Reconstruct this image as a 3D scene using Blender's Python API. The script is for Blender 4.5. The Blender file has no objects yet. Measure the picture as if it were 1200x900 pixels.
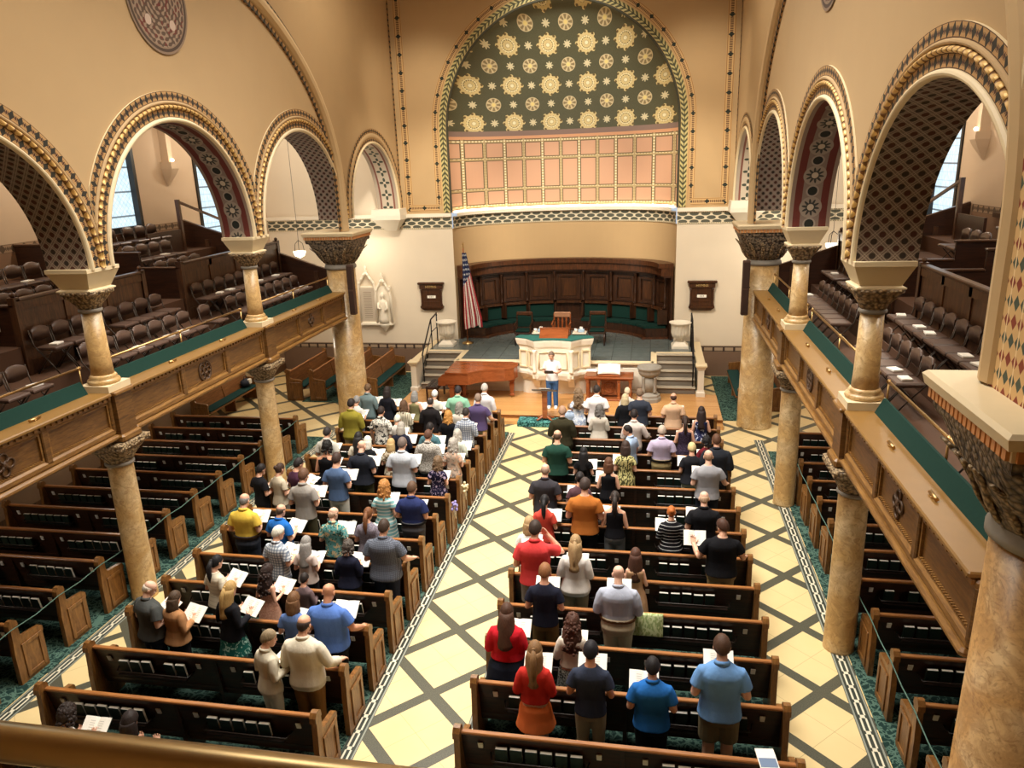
import bpy, math, random
from mathutils import Vector, Matrix, noise
S = bpy.context.scene
COL = S.collection
PI = math.pi
rnd = random.Random(7)

# ------------------------------------------------------------------ camera, world, lamps, exposure
def basis(yaw, pitch, roll):
    cy, sy = math.cos(yaw), math.sin(yaw)
    f = Vector((-sy*math.cos(pitch), cy*math.cos(pitch), -math.sin(pitch)))
    r = Vector((cy, sy, 0)); d = f.cross(r)
    return r*math.cos(roll)+d*math.sin(roll), -r*math.sin(roll)+d*math.cos(roll), f
CAM = Vector((2.951, 0.0, 7.2))
cr, cd, cf = basis(math.radians(10.688), math.radians(16.32), math.radians(1.991))
cam = bpy.data.cameras.new('camera'); cam.sensor_width = 36; cam.lens = 882.08/1200*36
cam.clip_start = 0.05; cam.clip_end = 200
camo = bpy.data.objects.new('camera', cam); COL.objects.link(camo)
m = Matrix((cr, -cd, -cf)).transposed().to_4x4(); m.translation = CAM
camo.matrix_world = m; S.camera = camo
S.view_settings.view_transform = 'Standard'; S.view_settings.look = 'None'
S.view_settings.gamma = 1.0; S.view_settings.use_curve_mapping = False
S.view_settings.exposure = 0.25
w = bpy.data.worlds.new('world'); S.world = w; w.use_nodes = True
w.node_tree.nodes['Background'].inputs[0].default_value = (0.75, 0.85, 1.0, 1)
w.node_tree.nodes['Background'].inputs[1].default_value = 0.6

def area(name, loc, rot, sx, sy, power, col):
    l = bpy.data.lights.new(name, 'AREA'); l.shape = 'RECTANGLE'; l.size = sx; l.size_y = sy
    l.energy = power; l.color = col
    o = bpy.data.objects.new(name, l); o.location = loc; o.rotation_euler = rot; COL.objects.link(o); return o
def spot(name, loc, target, power, col, angle=60, blend=.6, size=.15):
    l = bpy.data.lights.new(name, 'SPOT'); l.energy = power; l.color = col
    l.spot_size = math.radians(angle); l.spot_blend = blend; l.shadow_soft_size = size
    o = bpy.data.objects.new(name, l); o.location = loc
    o.rotation_euler = (Vector(target)-Vector(loc)).to_track_quat('-Z', 'Y').to_euler(); COL.objects.link(o); return o
def point(name, loc, power, col, size=.12):
    l = bpy.data.lights.new(name, 'POINT'); l.energy = power; l.color = col; l.shadow_soft_size = size
    o = bpy.data.objects.new(name, l); o.location = loc; COL.objects.link(o); return o
WARM = (1.0, .90, .75); NEUT = (1.0, .95, .86)
# added soft fill from overhead, no known fixture (above the top of the frame)
area('overhead_fill', (0, 12.5, 13.2), (0, 0, 0), 7, 9, 1350, (1.0, .955, .88)).data.spread = math.radians(105)
for x in (-4.6, 4.6):
    for y in (6.5, 19.5):
        area('ceiling_fill', (x*.6, y, 13.1), (0, 0, 0), 1.6, 1.6, 140, WARM)  # smaller added fills under the ceiling, not real fixtures
# stage spotlights hung high on the left and right of the chancel arch
spot('stage_spot', (-3.6, 14.0, 12.6), (0.1, 21.9, 1.0), 5200, NEUT, 26, .7, .12)
spot('stage_spot', (4.2, 13.5, 12.6), (1.2, 21.8, 1.0), 1500, NEUT, 36, .7, .2)
for s in (-1, 1):
    spot('wall_fill', (s*1.6, 16.5, 12.6), (s*4.6, 25.6, 5.0), 4000, WARM, 36, .9, .3)  # fill spot added to brighten the pale chancel wall
    spot('arch_wall_fill', (s*2.0, 18.5, 13.0), (s*4.7, 25.6, 8.6), 1500, WARM, 38, .9, .3)  # extra fill added to lift the upper wall beside the arch
spot('apse_spot', (0, 16.5, 12.9), (0, 27.2, 4.4), 5200, WARM, 34, .9, .3)
spot('apse_spot', (0, 22.0, 12.9), (0, 27.6, 8.6), 1500, NEUT, 75, .9, .3)
# lamps under and over the galleries
for s in (-1, 1):
    for y in (9.5, 15.5, 22.5):
        point('gallery_lamp', (s*8.6, y, 8.9), 230, WARM, .3)
        point('under_gallery_lamp', (s*9.3, y-1, 2.8), 62, WARM, .15)

# ------------------------------------------------------------------ shader helpers
def lin(h):
    h = h.lstrip('#'); v = [int(h[i:i+2], 16)/255 for i in (0, 2, 4)]
    return tuple(x/12.92 if x <= .04045 else ((x+.055)/1.055)**2.4 for x in v)+(1.0,)
class X:
    """a socket that can be used in arithmetic"""
    def __init__(s, nt, sock): s.nt, s.k = nt, sock
    def op(s, o, *a):
        n = s.nt.nodes.new('ShaderNodeMath'); n.operation = o
        for i, v in enumerate((s,)+a):
            if isinstance(v, X): s.nt.links.new(v.k, n.inputs[i])
            else: n.inputs[i].default_value = v
        return X(s.nt, n.outputs[0])
    def __add__(s, o): return s.op('ADD', o)
    __radd__ = __add__
    def __sub__(s, o): return s.op('SUBTRACT', o)
    def __rsub__(s, o): return (s*-1.0)+o
    def __mul__(s, o): return s.op('MULTIPLY', o)
    __rmul__ = __mul__
    def __truediv__(s, o): return s.op('DIVIDE', o)
    def lt(s, v): return s.op('LESS_THAN', v)
    def gt(s, v): return s.op('GREATER_THAN', v)
    def frac(s): return s.op('FRACT')
    def floor(s): return s.op('FLOOR')
    def abs(s): return s.op('ABSOLUTE')
    def mn(s, o): return s.op('MINIMUM', o)
    def mx(s, o): return s.op('MAXIMUM', o)
    def sin(s): return s.op('SINE')
    def cos(s): return s.op('COSINE')
    def sqrt(s): return s.op('SQRT')
    def pw(s, e): return s.op('POWER', e)
    def tri(s, p): return ((s/p).frac()-.5).abs()*p          # distance to the half-cell centre lines
    def near(s, p, wd): return ((s/p+.5).frac()-.5).abs().lt(wd/p/2)  # 1 within wd of a multiple of p
class MT:
    def __init__(s, name, rough=.6, metal=0.0, spec=.5):
        s.m = bpy.data.materials.new(name); s.m.use_nodes = True; s.nt = s.m.node_tree
        s.b = s.nt.nodes['Principled BSDF']; s.b.inputs['Roughness'].default_value = rough
        s.b.inputs['Metallic'].default_value = metal; s.b.inputs['Specular IOR Level'].default_value = spec
    def uv(s):
        n = s.nt.nodes.new('ShaderNodeUVMap'); n.uv_map = 'UVMap'; q = s.nt.nodes.new('ShaderNodeSeparateXYZ')
        s.nt.links.new(n.outputs[0], q.inputs[0]); return X(s.nt, q.outputs[0]), X(s.nt, q.outputs[1])
    def pos(s, mode='Object'):
        n = s.nt.nodes.new('ShaderNodeTexCoord'); q = s.nt.nodes.new('ShaderNodeSeparateXYZ')
        s.nt.links.new(n.outputs[mode], q.inputs[0]); return [X(s.nt, q.outputs[i]) for i in range(3)]
    def vec(s, x, y, z=0.0):
        n = s.nt.nodes.new('ShaderNodeCombineXYZ')
        for i, v in enumerate((x, y, z)):
            if isinstance(v, X): s.nt.links.new(v.k, n.inputs[i])
            else: n.inputs[i].default_value = v
        return n.outputs[0]
    def noise(s, scale, detail=3, rough=.55, stretch=(1, 1, 1), vec=None, dist=0.0):
        n = s.nt.nodes.new('ShaderNodeTexNoise'); n.inputs['Scale'].default_value = scale
        n.inputs['Detail'].default_value = detail; n.inputs['Roughness'].default_value = rough
        n.inputs['Distortion'].default_value = dist
        mp = s.nt.nodes.new('ShaderNodeMapping'); mp.inputs['Scale'].default_value = stretch
        if vec is None:
            t = s.nt.nodes.new('ShaderNodeTexCoord'); s.nt.links.new(t.outputs['Object'], mp.inputs[0])
        else: s.nt.links.new(vec, mp.inputs[0])
        s.nt.links.new(mp.outputs[0], n.inputs['Vector']); return X(s.nt, n.outputs[0])
    def voro(s, scale, feature='F1', vec=None):
        n = s.nt.nodes.new('ShaderNodeTexVoronoi'); n.feature = feature; n.inputs['Scale'].default_value = scale
        if vec is None:
            t = s.nt.nodes.new('ShaderNodeTexCoord'); vec = t.outputs['Object']
        s.nt.links.new(vec, n.inputs['Vector']); return X(s.nt, n.outputs[0])
    def mix(s, f, a, b):
        n = s.nt.nodes.new('ShaderNodeMix'); n.data_type = 'RGBA'
        if isinstance(f, X): s.nt.links.new(f.k, n.inputs[0])
        else: n.inputs[0].default_value = f
        for i, v in ((6, a), (7, b)):
            if isinstance(v, str): n.inputs[i].default_value = lin(v)
            elif isinstance(v, tuple): n.inputs[i].default_value = v
            else: s.nt.links.new(v, n.inputs[i])
        return n.outputs[2]
    def col(s, c):
        if isinstance(c, str): s.b.inputs['Base Color'].default_value = lin(c)
        elif isinstance(c, tuple): s.b.inputs['Base Color'].default_value = c
        else: s.nt.links.new(c, s.b.inputs['Base Color'])
        return s
    def bump(s, h, strength=.3, dist=.01):
        n = s.nt.nodes.new('ShaderNodeBump'); n.inputs['Strength'].default_value = strength
        n.inputs['Distance'].default_value = dist
        s.nt.links.new(h.k, n.inputs['Height']); s.nt.links.new(n.outputs[0], s.b.inputs['Normal']); return s
    def emit(s, c, strength):
        if isinstance(c, str): s.b.inputs['Emission Color'].default_value = lin(c)
        else: s.nt.links.new(c, s.b.inputs['Emission Color'])
        s.b.inputs['Emission Strength'].default_value = strength; return s
MATS = {}
def plain(name, c, rough=.6, metal=0.0, var=.0, scale=6, spec=.5):
    if name in MATS: return MATS[name]
    t = MT(name, rough, metal, spec)
    if var:
        n = t.noise(scale, 4); r = lin(c); lo = tuple(v*(1-var) for v in r[:3])+(1,); hi = tuple(min(1, v*(1+var)) for v in r[:3])+(1,)
        t.col(t.mix(n, lo, hi))
    else: t.col(c)
    MATS[name] = t.m; return t.m
def wood(name, dark, light, scale=5, stretch=(1, 1, 12), rough=.35, spec=.5):
    if name in MATS: return MATS[name]
    t = MT(name, rough, 0, spec)
    g = t.noise(scale, 5, .6, stretch, dist=.6); f = t.noise(scale*5, 2, .5, stretch)
    v = (g*.75+f*.25); v = ((v-.35)/.35).mx(0.0).mn(1.0)
    t.col(t.mix(v, dark, light)); MATS[name] = t.m; return t.m
def marble(name, base, vein, pale, scale=2.0, rough=.3):
    t = MT(name, rough)
    a = t.noise(scale, 7, .62, dist=1.6); b = t.noise(scale*.7, 4, .5, dist=.5); c = t.noise(scale*3.5, 6, .6, dist=2.0)
    v = ((a-.5).abs()*-9.0+1.0).mx(0.0).mn(1.0)
    p = ((b-.45)*4.0).mx(0.0).mn(1.0)
    cc = t.mix(p, base, pale); t2 = t.mix(((c-.52)*5.0).mx(0.0).mn(.55), cc, vein)
    t.col(t.mix(v*.45, t2, vein)); MATS[name] = t.m; return t.m

# ------------------------------------------------------------------ mesh helpers
class MB:
    def __init__(s): s.v = []; s.f = []; s.uv = []; s.sm = []
    def add(s, vs, fs, uvs=None, smooth=False):
        o = len(s.v); s.v += [tuple(p) for p in vs]
        for i, f in enumerate(fs):
            s.f.append([o+k for k in f]); s.uv.append(uvs[i] if uvs else None); s.sm.append(smooth)
        return s
    def box(s, x0, x1, y0, y1, z0, z1, bev=0.0):
        if x1 < x0: x0, x1 = x1, x0
        if y1 < y0: y0, y1 = y1, y0
        if z1 < z0: z0, z1 = z1, z0
        if bev <= 0:
            v = [(x, y, z) for z in (z0, z1) for y in (y0, y1) for x in (x0, x1)]
            return s.add(v, [(0, 2, 3, 1), (4, 5, 7, 6), (0, 1, 5, 4), (2, 6, 7, 3), (0, 4, 6, 2), (1, 3, 7, 5)])
        b = min(bev, (x1-x0)/2.01, (y1-y0)/2.01, (z1-z0)/2.01)
        def ring(ix, iy, z): return [(x0+ix, y0+iy+b*0+ (b if 0 else 0), z)]
        rings = []
        for inset, z in ((b, z0), (0, z0+b), (0, z1-b), (b, z1)):
            a0, a1, c0, c1 = x0+inset, x1-inset, y0+inset, y1-inset; k = b if inset == 0 else b*.6
            rings.append([(a0+k, c0, z), (a1-k, c0, z), (a1, c0+k, z), (a1, c1-k, z), (a1-k, c1, z), (a0+k, c1, z), (a0, c1-k, z), (a0, c0+k, z)])
        return s.loft(rings, smooth=False)
    def obox(s, p0, p1, w, h, up=(0, 0, 1)):
        """a bar from p0 to p1, w wide and h high"""
        a, b = Vector(p0), Vector(p1); d = (b-a).normalized(); u = Vector(up)
        sd = d.cross(u); sd = sd.normalized() if sd.length > 1e-6 else Vector((1, 0, 0)); u = sd.cross(d).normalized()
        rings = [[p+sd*(i*w/2)+u*(j*h/2) for i, j in ((-1, -1), (1, -1), (1, 1), (-1, 1))] for p in (a, b)]
        return s.loft(rings)
    def loft(s, rings, cap=True, smooth=False, closed=True, uvs=False):
        n = len(rings[0]); vs = [p for r in rings for p in r]; fs = []; uv = []
        for i in range(len(rings)-1):
            for j in range(n if closed else n-1):
                k = (j+1) % n; fs.append((i*n+j, i*n+k, (i+1)*n+k, (i+1)*n+j))
                uv.append([(j/n, i), ((j+1)/n, i), ((j+1)/n, i+1), (j/n, i+1)])
        o = len(s.f); s.add(vs, fs, uv if uvs else None, smooth)
        if cap and closed:
            b = len(s.v)-len(vs); s.f.append([b+j for j in range(n)][::-1]); s.uv.append(None); s.sm.append(False)
            s.f.append([b+(len(rings)-1)*n+j for j in range(n)]); s.uv.append(None); s.sm.append(False)
        return s
    def lathe(s, prof, cx=0, cy=0, n=24, z0=0.0, smooth=True):
        return s.loft([[(cx+r*math.cos(2*PI*j/n), cy+r*math.sin(2*PI*j/n), z0+z) for j in range(n)] for r, z in prof], smooth=smooth)
    def sqlathe(s, prof, cx=0, cy=0, z0=0.0):
        """square-plan stack of (half width, z)"""
        return s.loft([[(cx-r, cy-r, z0+z), (cx+r, cy-r, z0+z), (cx+r, cy+r, z0+z), (cx-r, cy+r, z0+z)] for r, z in prof])
    def tube(s, pts, r, n=8, cap=True, smooth=True, flat=1.0, up=None):
        pts = [Vector(p) for p in pts]; rs = r if isinstance(r, (list, tuple)) else [r]*len(pts); rings = []
        ref = Vector(up) if up else None
        for i, p in enumerate(pts):
            d = (pts[min(i+1, len(pts)-1)]-pts[max(i-1, 0)]).normalized()
            if ref is None: ref = Vector((0, 0, 1)) if abs(d.z) < .9 else Vector((0, 1, 0))
            a = d.cross(ref).normalized(); b = a.cross(d).normalized(); ref = b
            rings.append([p+a*(rs[i]*math.cos(2*PI*j/n))+b*(rs[i]*flat*math.sin(2*PI*j/n)) for j in range(n)])
        return s.loft(rings, cap=cap, smooth=smooth)
    def ball(s, c, rx, ry, rz, n=12, m=8):
        c = Vector(c); return s.loft([[c+Vector((rx*math.sin(PI*(i+.001)/(m+.002))*math.cos(2*PI*j/n), ry*math.sin(PI*(i+.001)/(m+.002))*math.sin(2*PI*j/n), -rz*math.cos(PI*(i+.001)/(m+.002)))) for j in range(n)] for i in range(m+1)], smooth=True)
    def prism(s, poly, axis, a, b):
        """extrude a 2-D polygon along axis from a to b; poly is given in the other two axes in order"""
        def P(q, t): return (t, q[0], q[1]) if axis == 0 else ((q[0], t, q[1]) if axis == 1 else (q[0], q[1], t))
        return s.loft([[P(q, a) for q in poly], [P(q, b) for q in poly]])
    def mesh(s, name):
        me = bpy.data.meshes.new(name); me.from_pydata(s.v, [], s.f)
        if any(u for u in s.uv):
            l = me.uv_layers.new(name='UVMap').data; k = 0
            for f, u in zip(s.f, s.uv):
                for i in range(len(f)):
                    if u: l[k+i].uv = u[i]
                k += len(f)
        me.polygons.foreach_set('use_smooth', s.sm); me.update(); return me
    def build(s, name, mat, parent=None, fix=True):
        me = s.mesh(name)
        if fix: fixn(me)
        me.materials.append(mat); o = bpy.data.objects.new(name, me); COL.objects.link(o)
        if parent: o.parent = parent
        return o
import bmesh
def fixn(me):
    b = bmesh.new(); b.from_mesh(me); bmesh.ops.recalc_face_normals(b, faces=b.faces); b.to_mesh(me); b.free()
def tag(o, label=None, cat=None, group=None, kind=None):
    if label: o['label'] = label
    if cat: o['category'] = cat
    if group: o['group'] = group
    if kind: o['kind'] = kind
    return o
def thing(name, label, cat, loc=(0, 0, 0), rz=0.0, group=None):
    o = bpy.data.objects.new(name, None); o.empty_display_size = .1; COL.objects.link(o)
    o.location = loc; o.rotation_euler = (0, 0, rz); return tag(o, label, cat, group)
def struct(o): o['kind'] = 'structure'; return o
def dup(root, loc=None, rz=None, label=None, group=None):
    def cp(o, par):
        c = o.copy(); COL.objects.link(c); c.parent = par
        if par is not None: c.matrix_parent_inverse = o.matrix_parent_inverse
        for ch in [k for k in KIDS.get(o.name, [])]: cp(ch, c)
        return c
    KIDS = {}
    for ch in root.children_recursive: KIDS.setdefault(ch.parent.name, []).append(ch)
    r = cp(root, None)
    if loc is not None: r.location = loc
    if rz is not None: r.rotation_euler = (0, 0, rz)
    if label: r['label'] = label
    if group: r['group'] = group
    return r
# ------------------------------------------------------------------ materials of the place
PLASTER = plain('tan_plaster', '#b99b70', .85, var=.05, scale=1.2)
PALE = plain('pale_plaster', '#d9cbb4', .85, var=.04, scale=1.5)
AISLEW = plain('aisle_plaster', '#c8b094', .85, var=.04, scale=1.5)
CREAM = plain('cream_stone', '#e0cda6', .55, var=.06, scale=5)
WHITE = plain('white_stone', '#e6dcc8', .5, var=.05, scale=5)
GILT = plain('gilt_moulding', '#d8a94e', .35, .55, var=.15, scale=18)
OAK = wood('golden_oak', '#4e3217', '#835c2e', 3, (1, 1, 9))
OAKY = wood('golden_oak_along', '#64421e', '#9a7038', 3, (9, 1, 9))
PEWEND = wood('pew_end_oak', '#5e3a1a', '#9a6c38', 4, (6, 6, 1))
CAP = wood('pew_cap_oak', '#7a4a24', '#b0743c', 3, (.6, 9, 9))
DARK = wood('dark_pew_wood', '#26140b', '#4a2a18', 3, (.7, 9, 9), .4)
DARKP = wood('dark_panel_wood', '#38241a', '#6a482e', 3, (5, 5, .8), .35)
DEEP = wood('chancel_wood', '#1d1009', '#4a2a15', 3, (6, 6, .7), .35)
MAHOG = wood('mahogany', '#7c3f1e', '#9f5a32', 1.6, (.8, 5, 5), .16)
WORN = plain('worn_brass', '#c8b184', .34, 1.0, var=.18, scale=5)
BRASS = plain('brass', '#c2a06a', .3, 1.0, var=.12, scale=9)
IRON = plain('black_iron', '#1c1a1c', .45, .6)
GREENV = plain('green_velvet', '#0f2f28', .9, var=.25, scale=30, spec=.2)
GREENP = plain('green_parapet_cloth', '#17352d', .9, var=.15, scale=20, spec=.2)
VINYL = plain('brown_vinyl', '#5b463b', .36, var=.12, scale=8)
STEEL = plain('bronze_tube', '#4a4038', .4, .7)
PAPER = plain('white_paper', '#f4efe2', .8, var=.03, scale=20)
STONE = plain('grey_stone', '#8f887c', .7, var=.14, scale=9)
MARB = marble('yellow_marble', '#cba66c', '#9a7446', '#e6d2a8', 2.4)
MARBT = marble('dark_yellow_marble', '#bf935a', '#815c36', '#d9b988', 3.2)
def grille(name, dark, light, scale):
    t = MT(name, .6); a = t.voro(scale); b = t.noise(scale*1.2, 3)
    v = (a*1.6+b*.5-.55).mx(0.0).mn(1.0); t.col(t.mix(v, light, dark)); t.bump(v*-1.0, .8, .03); return t.m
CARV = grille('carved_capital', '#4a3926', '#b79c74', 22)
CARVD = grille('dark_carved_capital', '#241a13', '#96836a', 19)
# bands
def band_mat(name, ground, big, small, period, edge=None, asp=1.0):
    t = MT(name, .75); u, v = t.uv(); d = ((u/period).frac()-.5).abs()*2.0; e = ((u/period+.5).frac()-.5).abs()*2.0
    va = v.abs()
    dia = (d*(1.75*asp)+va*1.05).lt(1.12); dot = (e*3.2+va*1.5).lt(.8); bar = ((e-.34).abs().lt(.07)*va.lt(.42))
    c = t.mix(dot, ground, small); c = t.mix(bar, c, small); c = t.mix(dia, c, big)
    if edge: c = t.mix(va.gt(.88), c, edge)
    t.col(c); return t.m
BAND = band_mat('arch_band', '#b48c58', '#2a261c', '#4a2a1c', .15, '#5a3a22')
BANDT = band_mat('thin_band', '#b98f58', '#2c261a', '#4a2a1a', .16, '#6d4828', .8)
def frame_band():
    t = MT('frame_band', .75); u, v = t.uv(); p = .55; d = ((u/p).frac()-.5).abs()*p; va = v.abs()
    c = t.mix((va.lt(.36)*((u/.045).frac().gt(.45))), '#c8a46e', '#4a2519'); c = t.mix((va-.8).abs().lt(.07), c, '#8d6238')
    c = t.mix((d*10.0+va*1.0).lt(.72), c, '#20261a'); t.col(c); return t.m
BANDF = frame_band()
def gold_egg():
    t = MT('gilt_egg', .45, .25); u, v = t.uv(); d = ((u/.13).frac()-.5).abs()*2.0
    e = (d*d+(v*v)*.6).lt(.62); t.col(t.mix(e, '#7d5426', '#d9b26c')); t.bump(1.0-d*d, .9, .03); return t.m
EGG = gold_egg()
def knot(name, ground, hole, line, p):
    t = MT(name, .8); u, v = t.uv(); a = (u+v)/p; b = (u-v)/p
    ga = (a.frac()-.5).abs(); gb = (b.frac()-.5).abs()
    hol = (ga*ga+gb*gb).sqrt().lt(.3); ln = (((ga-.38).abs().lt(.03))+((gb-.38).abs().lt(.03))).mn(1.0)
    alt = ((a.floor()+b.floor())*.5).frac().gt(.2)
    c = t.mix(hol, ground, t.mix(alt, hole, '#4a2419')); c = t.mix(ln*(1.0-hol), c, line); t.col(c); return t.m
KNOT = knot('interlace_soffit', '#77675c', '#30251d', '#a8998a', .18)
def rosette_soffit():
    t = MT('rosette_soffit', .8); u, v = t.uv(); p = .62
    d = ((u/p).frac()-.5)*p; r = (d*d+v*v).sqrt(); e = ((u/p+.5).frac()-.5)*p; r2 = (e*e+v*v).sqrt()
    ang = t.nt.nodes.new('ShaderNodeMath'); ang.operation = 'ARCTAN2'
    t.nt.links.new(v.k, ang.inputs[0]); t.nt.links.new(d.k, ang.inputs[1]); an = X(t.nt, ang.outputs[0])
    pet = ((an*10.0).sin()*.04+.12)
    c = t.mix(v.abs().gt(.17), '#7b6a5e', '#5f241a'); c = t.mix(r.lt(.2), c, '#8f8172')
    c = t.mix(r.lt(pet), c, '#31302a'); c = t.mix(r.lt(.06), c, '#b5a58f')
    c = t.mix(r2.lt(.115), c, '#94877a'); c = t.mix(r2.lt(.085), c, '#15170f'); c = t.mix(v.abs().gt(.3), c, '#8a7768')
    t.col(c); return t.m
ROSET = rosette_soffit()
def star_soffit():
    t = MT('star_soffit', .8); u, v = t.uv(); p = .42; d = ((u/p).frac()-.5)*p; e = v
    ang = t.nt.nodes.new('ShaderNodeMath'); ang.operation = 'ARCTAN2'
    t.nt.links.new(e.k, ang.inputs[0]); t.nt.links.new(d.k, ang.inputs[1]); an = X(t.nt, ang.outputs[0]); r = (d*d+e*e).sqrt()
    c = t.mix(r.lt((an*4.0).cos()*.07+.11), '#b9ab97', '#3a4238'); c = t.mix(r.lt(.045), c, '#c9bba4'); c = t.mix(v.abs().gt(.2), c, '#7a4a3c')
    c = t.mix(v.abs().gt(.26), c, '#a89a88'); t.col(c); return t.m
STARS = star_soffit()
def frieze():
    t = MT('frieze_band', .7); u, v = t.uv(); p = .36
    d = ((u/p).frac()-.5)*2.0; o = (d*d*1.25+v*v*8.0).lt(.8)
    e = ((u/p+.5).frac()-.5)*2.0; vv = v.abs()-.62; q = (e*e*1.25+vv*vv*8.0).lt(.8)
    c = t.mix((o+q).mn(1.0), '#d2c6aa', '#4e4f42'); c = t.mix(v.abs().gt(.78), c, '#cdbf9f'); c = t.mix((v.abs()-.88).abs().lt(.05)*((u/.07).frac().gt(.5)), c, '#5c5448')
    t.col(c); return t.m
FRIEZE = frieze()
def apse_grid():
    t = MT('apse_mosaic', .75); u, v = t.uv(); p = 1.0
    lu = ((u+.5).frac()-.5).abs(); rows = [0.12, .71, 1.81, 2.44]
    lv = None
    for r in rows:
        q = (v-r).abs(); lv = q if lv is None else lv.mn(q)
    lu = lu*.65
    ln = lu.mn(lv); c = t.mix(ln.lt(.07), '#d3a585', '#5f5138'); c = t.mix(ln.lt(.042), c, '#b9a172')
    dots = (((u*6.5).frac()-.5).abs().lt(.27)*((v*10.0).frac()-.5).abs().lt(.27))*ln.lt(.03); c = t.mix(dots, c, '#f0e6c0')
    c = t.mix(v.gt(2.52), c, '#d8a078'); c = t.mix(v.gt(2.62), c, '#8c7468'); t.col(c); return t.m
APSE = apse_grid()
def dome_mat():
    t = MT('apse_dome_mosaic', .6); u, v = t.uv(); nz = t.noise(60, 2)
    base = t.mix(nz, '#3f4029', '#66634a')
    def cell(du, dv):
        a = ((u+du).frac()-.5); b = ((v+dv).frac()-.5); n = t.nt.nodes.new('ShaderNodeMath'); n.operation = 'ARCTAN2'
        t.nt.links.new(b.k, n.inputs[0]); t.nt.links.new(a.k, n.inputs[1]); return (a*a+b*b).sqrt(), X(t.nt, n.outputs[0])
    r, a = cell(0.0, 0.0); big = r.lt((a*8.0).cos()*.03+.265)
    rings = (r*55.0).sin()+(a*16.0).sin()*.7
    c = t.mix(big, base, '#d9c48a'); c = t.mix(big*rings.gt(.55), c, '#6e5a34'); c = t.mix((r-.15).abs().lt(.012), c, '#efe2b4'); c = t.mix(r.lt(.045), c, '#f1e7c0')
    r, a = cell(.5, .5); c = t.mix(r.lt(.185), c, '#d0be94'); c = t.mix(r.lt(.165)*((a*8.0).cos().gt(-.2))*r.gt(.07), c, '#8c7a54'); c = t.mix(r.lt(.05), c, '#e8d489')
    for du, dv in ((.5, 0.0), (0.0, .5)):
        r, a = cell(du, dv); c = t.mix(r.lt((a*8.0).cos()*.025+.08), c, '#d8cca4')
    t.col(c); return t.m
DOME = dome_mat()
def medal():
    t = MT('medallion_mosaic', .8); u, v = t.uv(); r = (u*u+v*v).sqrt(); n = t.noise(5, 3, vec=t.vec(u, v))
    k = ((u*34.0).sin()*(v*34.0).sin()+(r*60.0).sin()*.6)
    c = t.mix(k.gt(.15), '#5a4636', '#97806a'); c = t.mix(n.gt(.56)*k.lt(.1), c, '#6b2f22'); c = t.mix(r.gt(.86), c, '#8a735c'); c = t.mix((r-.92).abs().lt(.03), c, '#4a382b')
    for sx, sy in ((.4, .4), (-.4, .4), (.4, -.4), (-.4, -.4)):
        q = ((u-sx)*(u-sx)+(v-sy)*(v-sy)).sqrt(); c = t.mix(q.lt(.1), c, '#c3ab98')
    t.col(c); return t.m
MEDAL = medal()
def pier_mat():
    t = MT('pier_diaper', .7); u, v = t.uv(); p = .065; a = (u/.05+v/p)*.5; b = (u/.05-v/p)*.5
    tri = (a.frac()-.5).abs().mx((b.frac()-.5).abs())
    on = ((a.floor()+b.floor())*.5).frac().gt(.25); dia = tri.lt(.44)
    row = (v/p*.5).frac().gt(.5)
    c = t.mix(dia*on, '#dbb57c', t.mix(((a.floor()-b.floor())*.25).frac().gt(.3), '#8c3c26', '#4b5648'))
    ln = ((u/.2+.5).frac()-.5).abs().lt(.04); c = t.mix(ln, c, '#efd3a0'); t.col(c); return t.m
PIER = pier_mat()
# floor
def floor_mat():
    t = MT('mosaic_floor', .38); x, y, z = t.pos(); P = 1.545; Y0 = 10.2
    a = x+(y-Y0); b = x*-1.0+(y-Y0); st = (a.near(P, .235)+b.near(P, .235)).mn(1.0)
    jt = ((a+P/2).near(P, .012)+(b+P/2).near(P, .012)).mn(1.0)
    nz = t.noise(1.1, 4); fine = t.noise(70, 2); til = t.mix(nz, '#d9be84', '#e7d09c')
    til = t.mix(jt*.55, til, '#9b855a'); ms = t.mix((fine-.2)*1.4, '#33352c', '#6e6b58')
    c = t.mix(st, til, ms)
    ax = x.abs()
    for cx in (.775, 5.83):
        dd = (ax-cx).abs(); e = ax-cx; ph = ((y/.3).frac()-.5).abs()*2.0
        link = ((e.abs()-.035).abs().lt(.013)*ph.lt(.8))+((e.abs().lt(.03))*((ph-.9).abs().lt(.1)))
        c = t.mix(dd.lt(.115)*y.lt(19.4), c, '#3a4038'); c = t.mix(((dd-.095).abs().lt(.012))*y.lt(19.4), c, '#8d9083'); c = t.mix(link.mn(1.0)*dd.lt(.07)*y.lt(19.4), c, '#ddd6bd')
    t.col(c); return t.m
FLOOR = floor_mat()
def carpet_mat(name, lo, hi, line):
    t = MT(name, .95, 0, .1); v = t.voro(4.5, 'DISTANCE_TO_EDGE'); n = t.noise(9, 3); f = t.noise(120, 1)
    c = t.mix(f, lo, hi); c = t.mix(((n-.5).abs().lt(.035)), c, line); c = t.mix(v.lt(.04), c, line); t.col(c); return t.m
CARPET = carpet_mat('green_carpet', '#172825', '#263f39', '#506a5e')
CARPETB = carpet_mat('teal_carpet', '#2c5f5e', '#66a59d', '#173a3a')
def slate_mat():
    t = MT('slate_floor', .22); x, y, z = t.pos(); n = t.noise(5, 5, .7); c = t.mix(n, '#4a5352', '#757c78')
    g = (x.near(.6, .012)+y.near(.6, .012)).mn(1.0); t.col(t.mix(g, c, '#39433f')); return t.m
SLATE = slate_mat()
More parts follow.
